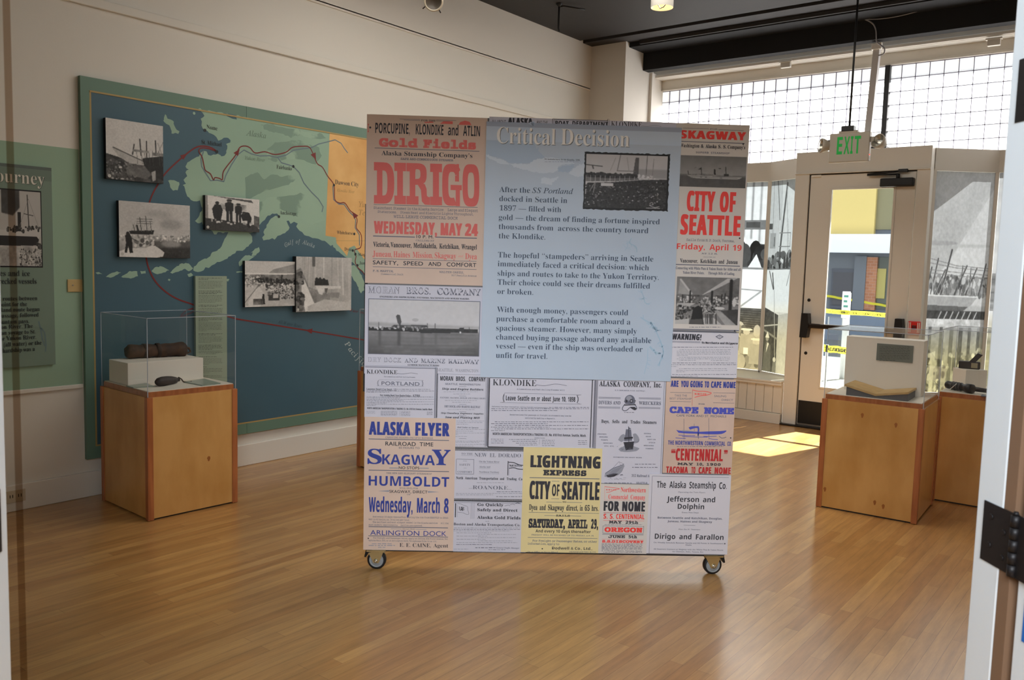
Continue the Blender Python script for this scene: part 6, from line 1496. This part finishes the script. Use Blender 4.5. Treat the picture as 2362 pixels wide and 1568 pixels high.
# --- CAPE NOME
s = poster('cape_nome_poster', (1520, 860, 6.2737), pinkp, (108, 72), (1044, 1462), 3)
s.w([('ARE', 165, 277), ('YOU', 313, 423), ('GOING', 447, 628), ('TO', 655, 720), ('CAPE', 748, 898), ('NOME', 925, 1103)], 197, 90, 'sanskk', blu)
for x0, x1, y in ((158, 468, 278), (152, 460, 408), (783, 1095, 285), (780, 1085, 428)): s.rule(x0, x1, y, 5, soft)
s.t('TAKE THE', 222, 402, 338, 30, 'sans', soft); s.t('BEST STEAMSHIP', 152, 468, 380, 27, 'sans', soft); s.t('SAILING', 795, 970, 346, 30, 'sans', soft); s.t('DIRECT', 903, 1068, 402, 30, 'sans', soft)
s.line([(482, 240), (476, 475)], 4, red3); s.line(smooth([(485, 242), (560, 262), (660, 264), (755, 288), (690, 318), (600, 328), (512, 352)], 4), 8, red2); s.t('N.W.C.CO.', 515, 690, 313, 24, 'sansk', red2, -.1); s.t('FOR', 567, 660, 454, 15, 'slab', soft)
s.w([('CAPE', 148, 565), ('NOME', 642, 1080)], 577, 94, 'slabk', blu2); s.t('CAPE YORK AND ST. MICHAELS', 250, 970, 627, 31, 'sansm', soft)
s.area(smooth([(245, 820), (300, 832), (420, 838), (560, 848), (720, 842), (880, 838), (975, 832), (900, 880), (700, 884), (560, 876), (400, 872), (280, 862)], 3), blu2); s.area([(330, 824), (480, 836), (480, 846), (330, 840)], pale, .0003)
for x, y0 in ((357, 660), (505, 730), (718, 650)): s.line([(x, y0), (x+2, 960 if x != 505 else 840)], 5, soft)
s.area(smooth([(425, 785), (470, 770), (540, 768), (575, 775), (578, 850), (555, 850), (556, 795), (500, 800), (445, 818)], 2), blu2, .0002); s.rule(556, 576, 860, 90, blu)
for x0, y0, x1, y1 in ((280, 895, 520, 905), (330, 915, 700, 925), (235, 935, 385, 945), (640, 915, 830, 912), (720, 945, 850, 962), (865, 910, 910, 942), (560, 880, 570, 950), (905, 940, 970, 925)): s.line([(x0, y0), ((x0+x1)/2, (y0+y1)/2+4), (x1, y1)], 8, blu2 if x1-x0 > 100 else soft)
s.w([('THE', 127, 213), ('NORTHWESTERN', 233, 632), ('COMMERCIAL', 657, 955), ('CO.', 985, 1045)], 1033, 60, 'sansk', blu); s.small(255, 930, 1066, 14, soft, 1)
s.w([('“', 168, 232), ('CENTENNIAL', 235, 918), ('”', 930, 985)], 1260, 172, 'sanskk', red3); s.rule(520, 745, 1277, 4, pred)
s.w([('MAY', 262, 492), ('10,', 540, 640), ('1900', 685, 887)], 1329, 36, 'slab', ink); s.w([('TACOMA', 98, 415), ('TO', 463, 522), ('CAPE', 567, 750), ('NOME', 800, 1033)], 1440, 92, 'sanskk', red3); s.dot(1033, 937, 10, ink); done(s, 'pinkish tan poster with a blue steamer')
# --- SKAGWAY / CITY OF SEATTLE
s = poster('skagway_poster', (1520, 280, 4.6095), greyp, (185, 16), (851, 2232), 2)
s.t('FOR', 540, 620, 88, 13, 'monob', soft); s.rule(253, 530, 71, 4, soft); s.rule(630, 900, 90, 4, soft); s.t('SKAGWAY', 220, 922, 180, 86, 'sanskk', red2); s.rule(223, 910, 213, 8, soft)
s.w([('Washington', 223, 427), ('&', 443, 472), ('Alaska', 493, 610), ('S. S.', 628, 715), ('Company’s', 728, 915)], 274, 38, 'serk', ink); s.w([('SUPERB', 390, 525), ('STEAMSHIP', 550, 748)], 339, 19, 'sansb', soft)
s.w([('CITY', 290, 590), ('OF', 640, 810)], 950, 212, 'sanskk', red2); s.t('SEATTLE', 222, 860, 1200, 212, 'sanskk', red2); s.t('Sails from N. P. Dock, Tacoma,', 290, 800, 1270, 24, 'mono', soft)
s.w([('Friday,', 187, 485), ('April', 535, 735), ('19', 782, 875)], 1356, 60, 'sansb', red2); s.t('AT 12 M.', 450, 620, 1411, 15, 'monob', soft); s.t('CALLING AT', 468, 597, 1445, 9, 'mono', soft)
s.w([('Vancouver,', 222, 412), ('Ketchikan', 437, 608), ('and', 632, 690), ('Juneau', 715, 835)], 1499, 42, 'serk', ink); s.rule(178, 860, 1520, 9, soft); s.dot(893, 242, 9, ink); s.dot(855, 1242, 9, ink)
r1 = (s.at(200, 358), s.at(915, 712))
s.z = (1520, 600, 5.2267)
s.t('Connecting with White Pass & Yukon Route for Atlin and all', 200, 985, 107, 32, 'serk', soft); s.w([('Yukon River Points.', 285, 545), ('Through Bills of Lading.', 592, 912)], 162, 31, 'serk', soft); s.small(365, 747, 810, 13, soft, 1); s.rule(160, 962, 829, 12, soft); s.rule(155, 965, 852, 7, soft); s.dot(910, 850, 10, ink)
r2 = (s.at(217, 196), s.at(942, 784)); o = done(s, 'grey poster with red letters and two photographs')
p = Pic(175, 84, .50); p.grain(.05, 6); p.grad(0, .62, .44, .58); p.grain(.04, 14); p.rect(0, .62, 1, 1, .33, .06, 20); p.rect(0, .60, .28, .645, .40); p.poly([(.70, .62), (1, .60), (1, .66), (.7, .66)], .44); p.blur(1)
p.poly([(.14, .62), (.25, .645), (.95, .655), (.9, .72), (.3, .73), (.2, .70)], .66); p.line([(.16, .67), (.88, .69)], .36, .004); p.poly([(.20, .60), (.3, .57), (.75, .585), (.80, .635), (.2, .64)], .5, .2, 24); p.rect(.68, .56, .75, .63, .2); p.poly([(.535, .60), (.53, .42), (.55, .42), (.56, .60)], .14)
for x, y in ((.345, .38), (.70, .34), (.155, .50)): p.line([(x, y), (x+.01, .6)], .2, .007)
p.poly([(.30, .44), (.34, .38), (.345, .44)], .16); p.poly([(.59, .385), (.64, .38), (.62, .41)], .2); p.poly([(.24, .41), (.275, .36), (.27, .39)], .35); p.ell(.35, .675, .02, .012, .2); p.ell(.42, .68, .015, .012, .2); p.ell(.64, .69, .02, .012, .25); p.blur(1)
print_on(o, p, r1, -.0042, tint=(1, .99, .98))
p = Pic(160, 125, .5); p.poly([(0, 0), (1, 0), (.78, .2), (.4, .40), (.25, .38), (.05, .05)], .46, .08, 10); p.poly([(.05, .05), (.25, .38), (.03, .36)], .62, .06, 8); p.line([(.06, .06), (.24, .35)], .75, .02); p.poly([(.38, .40), (.80, .02), (.97, 0), (.55, .30)], .72, .05, 10); p.poly([(.55, .30), (1, 0), (1, .38), (.5, .40)], .4, .15, 12)
p.rect(0, .38, 1, .58, .36, .25, 20); p.crowd([(.03, .42), (.3, .42), (.25, .55), (.05, .52)], 40, .012, .6, .85); p.crowd([(.4, .42), (1, .42), (1, .56), (.4, .54)], 90, .012, .55, .85)
for x, y0, y1, w in ((.22, .3, .6, .016), (.57, .3, .6, .022), (.87, .06, .78, .034), (.73, .36, .56, .012), (.78, .34, .56, .01), (.10, .38, .6, .008)): p.line([(x, y0), (x, y1)], .13, w)
p.ell(.93, .52, .03, .09, .8); p.poly([(0, .70), (.02, .56), (.18, .55), (.32, .55), (.14, .68)], .7, .08, 8); p.crowd([(0, .62), (.3, .6), (.2, .92), (0, .92)], 120, .015, .1, .6); p.crowd([(.36, .5), (.75, .52), (.7, .8), (.4, .8)], 170, .014, .15, .75); p.poly([(.24, .98), (.28, .66), (.36, .60), (.42, .66), (.46, 1)], .12); p.poly([(.22, 1), (.24, .90), (.43, .88), (.45, 1)], .32); p.poly([(0, 1), (0, .92), (.22, .88), (.22, 1)], .74); p.poly([(.46, 1), (.44, .86), (.62, .86), (.75, 1)], .72)
p.poly([(.62, .70), (.72, .72), (.98, 1), (.80, 1)], .62, .1, 14); p.poly([(.72, .70), (1, .66), (1, 1), (.98, 1)], .26, .08, 10); p.ell(.70, .65, .08, .03, .8)
for k in range(12): x = RNG.uniform(.48, .66); p.line([(x, .78), (x+.01, .98)], .25, .008)
p.blur(1); print_on(o, p, r2, -.0042, tint=(1, .99, .98))
# --- WARNING
s = poster('warning_notice', (1520, 600, 5.2267), white, (138, 860), (932, 1420), 3)
s.t('WARNING!', 150, 505, 955, 72, 'sanskk', ink, .06); s.rule(148, 497, 973, 5, soft); s.rule(148, 497, 986, 5, soft); s.area([(676, 920), (727, 895), (778, 922), (727, 952)], soft); s.area([(695, 921), (727, 906), (758, 922), (727, 941)], white, .0003); s.area([(708, 922), (727, 914), (746, 922), (727, 932)], pale, .0005)
s.t('To Merchants and Shippers', 510, 945, 1004, 23, 'slab', ink)
for y, a_, c_, f in ((1050, 148, 890, 1), (1080, 245, 860, 1), (1098, 212, 860, 1), (1116, 212, 860, 1), (1134, 212, 860, 1), (1152, 212, 860, .2), (1172, 240, 850, 1), (1190, 212, 850, 1), (1208, 240, 440, 1), (1210, 625, 835, 1), (1240, 160, 930, 1), (1262, 140, 935, 1), (1282, 140, 935, .1), (1310, 240, 820, 1), (1330, 205, 820, 1), (1346, 205, 820, .18), (1378, 155, 925, 1), (1400, 140, 470, 1)): s.small(a_, c_, y, 11, soft if y in (1050, 1240, 1262, 1378) else pale, f)
done(s)
# --- the blue board
Kb = 2.05
bmain = mat('blue board print', C(139, 151, 165, Kb), .5, noise=(1.4, .1)); blite = mat('pale blue cloud print', C(152, 162, 174, Kb), .5); bmid = mat('mid blue print', C(128, 144, 162, Kb), .5)
bband = mat('grey blue band print', C(120, 130, 148, Kb), .5); bband2 = mat('light blue band print', C(143, 156, 172, Kb), .5); bcoast = mat('blue coast print', C(120, 142, 158, Kb), .5)
dk = mat('slate blue text ink', C(44, 56, 74, K), .5); cap = mat('pale title lettering', C(180, 182, 186, K), .5); shd = mat('title drop shade ink', C(76, 82, 88, K), .5)
s = Sheet(PF, (1110, 250, 5.059), .012, -.001); s.paper(bmain, (62, 157), (2204, 3182)); s.name = 'text_board'
x0, x1, z0, z1 = s.rect; s.ink = s.y-.0005
zA = s.at(62, 211)[1]; zB = s.at(62, 371)[1]
s.mb.box(x0, x1, s.y-.0003, s.y+.001, zA, z1, bband); s.mb.box(x0, x1, s.y-.0003, s.y+.001, zB, zA, bband2)
def ragged(pts, m, amp=14, lift=0, n=6):
    rg = []
    for i, q in enumerate(pts):
        w = pts[(i+1) % len(pts)]
        for k in range(n):
            t = k/n; rg.append((q[0]+(w[0]-q[0])*t+random.uniform(-amp, amp), q[1]+(w[1]-q[1])*t+random.uniform(-amp, amp)*.8))
    s.area(rg, m, lift)
s.area([(62, 376), (605, 385), (640, 470), (735, 575), (620, 640), (480, 645), (330, 640), (240, 590), (62, 545)], bmid)
s.area([(620, 160), (545, 180), (605, 215), (640, 250), (560, 165)], bband2, .0002)
ragged([(62, 540), (120, 560), (180, 590), (260, 600), (330, 650), (470, 650), (560, 650), (640, 590), (700, 590), (760, 575), (900, 590), (1010, 620), (1100, 640), (960, 660), (890, 680), (890, 730), (820, 750), (700, 760), (600, 740), (520, 720), (420, 700), (340, 660), (220, 650), (130, 610), (70, 570)], blite, 10, .0002)
ragged([(1010, 760), (1080, 700), (1140, 660), (1220, 640), (1220, 790), (1130, 800), (1060, 780)], blite, 10, .0002); ragged([(690, 830), (740, 800), (800, 820), (900, 800), (880, 840), (830, 860), (820, 900), (740, 880), (700, 880)], blite, 9, .0002)
ragged([(890, 690), (1010, 670), (1090, 650), (1080, 690), (1010, 750), (900, 740)], bmid, 8, .0003)
ragged([(640, 470), (680, 450), (660, 500), (740, 575), (640, 545)], bmid, 5, .0003)
# title
s.ink = s.y-.0012; s.t('Critical', 187, 869, 415, 184, 'serm', shd); s.w([('Decision', 932, 1730)], 434, 184, 'serm', shd); s.ink = s.y-.0018
s.t('Critical', 180, 862, 408, 184, 'serm', cap); s.w([('Decision', 924, 1722)], 427, 184, 'serm', cap)
s.ink = s.y-.0012
s.t('SS Australia leaves for the Klondike, 1898.', 738, 1150, 603, 17, 'serb', dk); s.small(738, 1155, 630, 13, bband, 1)
s.w([('After the', 210, 567), ], 977, 62, 'serm', dk); s.w([('SS Portland', 592, 1068)], 988, 62, 'seri', dk); s.t('docked in Seattle in', 210, 1000, 1083, 62, 'serm', dk); s.t('1897 — filled with', 214, 930, 1192, 60, 'serm', dk)
s.t('gold — the dream of finding a fortune inspired', 203, 2078, 1300, 62, 'serm', dk); s.w([('thousands from', 203, 838), ('across the country toward', 893, 1945)], 1408, 62, 'serm', dk); s.t('the Klondike.', 203, 745, 1516, 62, 'serm', dk)
s.z = (1110, 550, 4.7511)
for t, a_, c_, yb in (('The hopeful “stampeders” arriving in Seattle', 183, 1880, 206), ('immediately faced a critical decision: which', 180, 1833, 303), ('ships and routes to take to the Yukon Territory.', 178, 1940, 406), ('Their choice could see their dreams fulfilled', 178, 1845, 504), ('or broken.', 175, 568, 605), ('With enough money, passengers could', 172, 1605, 803), ('purchase a comfortable room aboard a', 165, 1630, 903), ('spacious steamer. However, many simply', 163, 1700, 1004), ('chanced buying passage aboard any available', 162, 1857, 1102), ('vessel — even if the ship was overloaded or', 160, 1763, 1200), ('unfit for travel.', 160, 722, 1302)): s.t(t, a_, c_, yb, 59, 'serm', dk)
s.ink = s.y-.0006
def coast(pts, th, m=bcoast, br=10):
    q = smooth(pts, 4); s.line(q, th, m)
    for k in range(br):
        i = random.randrange(2, len(q)-2); a = random.uniform(0, 6.28); L = random.uniform(18, 55)
        s.line([q[i], (q[i][0]+math.cos(a)*L*.5+random.uniform(-8, 8), q[i][1]+math.sin(a)*L*.5), (q[i][0]+math.cos(a)*L, q[i][1]+math.sin(a)*L)], th*.6, m)
coast([(1640, 0), (1620, 50), (1690, 90), (1700, 150)], 9, br=6); coast([(1590, 30), (1600, 80), (1570, 130)], 6, br=4); coast([(1740, 560), (1775, 640), (1790, 700), (1840, 720)], 8, br=9); coast([(1740, 860), (1800, 900), (1860, 930), (1900, 990), (1930, 1060), (1960, 1130), (1990, 1230), (1975, 1300), (1930, 1390)], 13, br=22); coast([(1840, 1180), (1900, 1240), (1960, 1260)], 22, br=3); coast([(1820, 1200), (1815, 1330), (1800, 1400), (1780, 1480)], 7, br=5); coast([(1870, 960), (1910, 1000), (1960, 1000)], 10, br=8)
o = s.mb.build(s.name, panel, 'pale blue text board titled Critical Decision')
s.z = (1330, 250, 5.0575)
a = s.at(92, 508); c = s.at(1054, 1205)
b = MB(); 
rg = []
for i in range(41): rg.append((a[0]+(c[0]-a[0])*i/40, a[1]+random.uniform(-.003, .002)))
for i in range(31): rg.append((c[0]+random.uniform(-.002, .002), a[1]+(c[1]-a[1])*i/30))
for i in range(41): rg.append((c[0]+(a[0]-c[0])*i/40, c[1]+random.uniform(-.002, .003)))
for i in range(31): rg.append((a[0]+random.uniform(-.002, .002), c[1]+(a[1]-c[1])*i/30))
b.poly(rg, s.y-.0010, mat('black photo border', C(26, 28, 30), .5)); b.build('photo_border', o)
p = Pic(190, 140, .74); p.grain(.03, 4); p.rect(.6, .26, 1, .42, .60); p.blur(5)
p.poly([(.0, .345), (.06, .37), (.10, .34), (.14, .37), (.2, .33), (.26, .36), (.34, .355), (.45, .37), (.52, .34), (.6, .355), (.66, .38), (.66, .44), (0, .46)], .2); p.crowd([(0, .35), (.62, .36), (.62, .42), (0, .42)], 90, .014, .1, .3)
p.poly([(0, .43), (.3, .445), (.66, .42), (.70, .47), (.3, .51), (0, .53)], .42, .15, 20); p.poly([(0, .515), (.35, .50), (.7, .455), (.7, .475), (.3, .52), (0, .54)], .82)
for k in range(12): x = k*.06; p.line([(x, .40), (x, .52)], .75, .004)
p.poly([(.58, .36), (.605, .04), (.65, .04), (.645, .36)], .34, .05, 8); p.line([(.42, .0), (.385, .30), (.60, .30)], .45, .007); p.line([(0, .20), (.2, .225)], .3, .008); p.line([(.08, .22), (.09, .27)], .3, .01); p.line([(.75, 0), (.74, .36)], .4, .006); p.line([(.83, .06), (.82, .40)], .5, .005); p.line([(.36, .06), (.3, .3)], .62, .006); p.line([(.5, .05), (.53, .3)], .6, .006)
p.poly([(.02, .54), (.3, .52), (.7, .46), (1, .44), (1, 1), (0, 1)], .2, .08, 30); p.crowd([(0, .56), (.3, .53), (.7, .47), (1, .45), (1, 1), (0, 1)], 700, .010, .08, .3); p.crowd([(.0, .60), (.5, .52), (1, .48), (1, .9), (0, .95)], 150, .006, .35, .75)
p.rect(.19, .535, .34, .59, .80); p.line([(.12, .55), (.10, .72)], .6, .007); p.line([(.12, .52), (.06, .68)], .6, .006); p.crowd([(.65, .38), (.85, .37), (.85, .44), (.65, .44)], 30, .012, .6, .85); p.line(smooth([(.80, .90), (.83, .88), (.84, .92), (.80, .93), (.86, .97), (.92, .95)]), .78, .005); p.line([(.76, .985), (.93, .985)], .7, .005); p.blur(1)
print_on(o, p, ((a[0]+.008, a[1]-.010), (c[0]-.010, c[1]+.010)), s.y-.0014)
# --- casters
gal = mat('zinc plated steel', C(196, 176, 128), .35, metal=.75); chrome = mat('bright zinc', C(220, 220, 214), .2, metal=1); tyre = mat('black rubber tyre', C(26, 27, 30), .5); hubm = mat('grey wheel hub', C(150, 156, 160), .4); blackp = mat('black plastic lever', C(20, 20, 22), .4)
wr, ww = .0455, .030
for sx, cxp, sg_ in ((868.5, 868.5, -1), (1645, 1645, 1)):
    u_ = PF.at(sx, 1291)[0]
    c_ = thing('caster', None, None, (u_, .016, 0)); c_.parent = panel; c_.rotation_euler[2] = .10*sg_
    if 'label' in c_: pass
    b = MB(); b.lathe([(.034, -ww/2), (wr-.004, -ww/2), (wr, -ww/2+.005), (wr, ww/2-.005), (wr-.004, ww/2), (.034, ww/2)], (0, 0, wr), (0, 1, 0), tyre, 36); b.build('tyre', c_)
    b = MB(); b.lathe([(.001, -ww/2-.001), (.026, -ww/2-.001), (.029, -ww/2+.003), (.031, -ww/2-.001), (.035, -ww/2), (.035, ww/2), (.001, ww/2+.001)], (0, 0, wr), (0, 1, 0), hubm, 36); b.build('wheel_hub', c_)
    b = MB()
    for y in (-ww/2-.006, ww/2+.004): b.slab([(-.012, wr-.012), (.012, wr-.012), (.020, wr+.004), (.034, .086), (.044*(1 if sg_ < 0 else .9), .098), (-.044, .098), (-.040, .086), (-.020, wr+.004)], y, y+.002, gal)
    b.box(-.045, .045, -.03, .03, .090, .0975, gal); b.build('fork', c_)
    b = MB(); b.cyl((0, -ww/2-.010, wr), (0, ww/2+.010, wr), .006, .006, chrome, 12); b.lathe([(.010, 0), (.010, -.004), (.005, -.006)], (0, -ww/2-.006, wr), (0, 1, 0), chrome, 12); b.build('axle_bolt', c_)
    b = MB(); s2 = sg_
    b.slab([(s2*.020, .098), (s2*.050, .098), (s2*.058, .062), (s2*.050, .060), (s2*.040, .082), (s2*.020, .088)][::1 if s2 > 0 else -1], -.022, .018, blackp); b.build('brake_lever', c_)
b = MB(); b.box(u0+.02, u1-.02, .006, .046, pz0-.008, pz0+.002, blackm); b.build('foot_rail', panel)
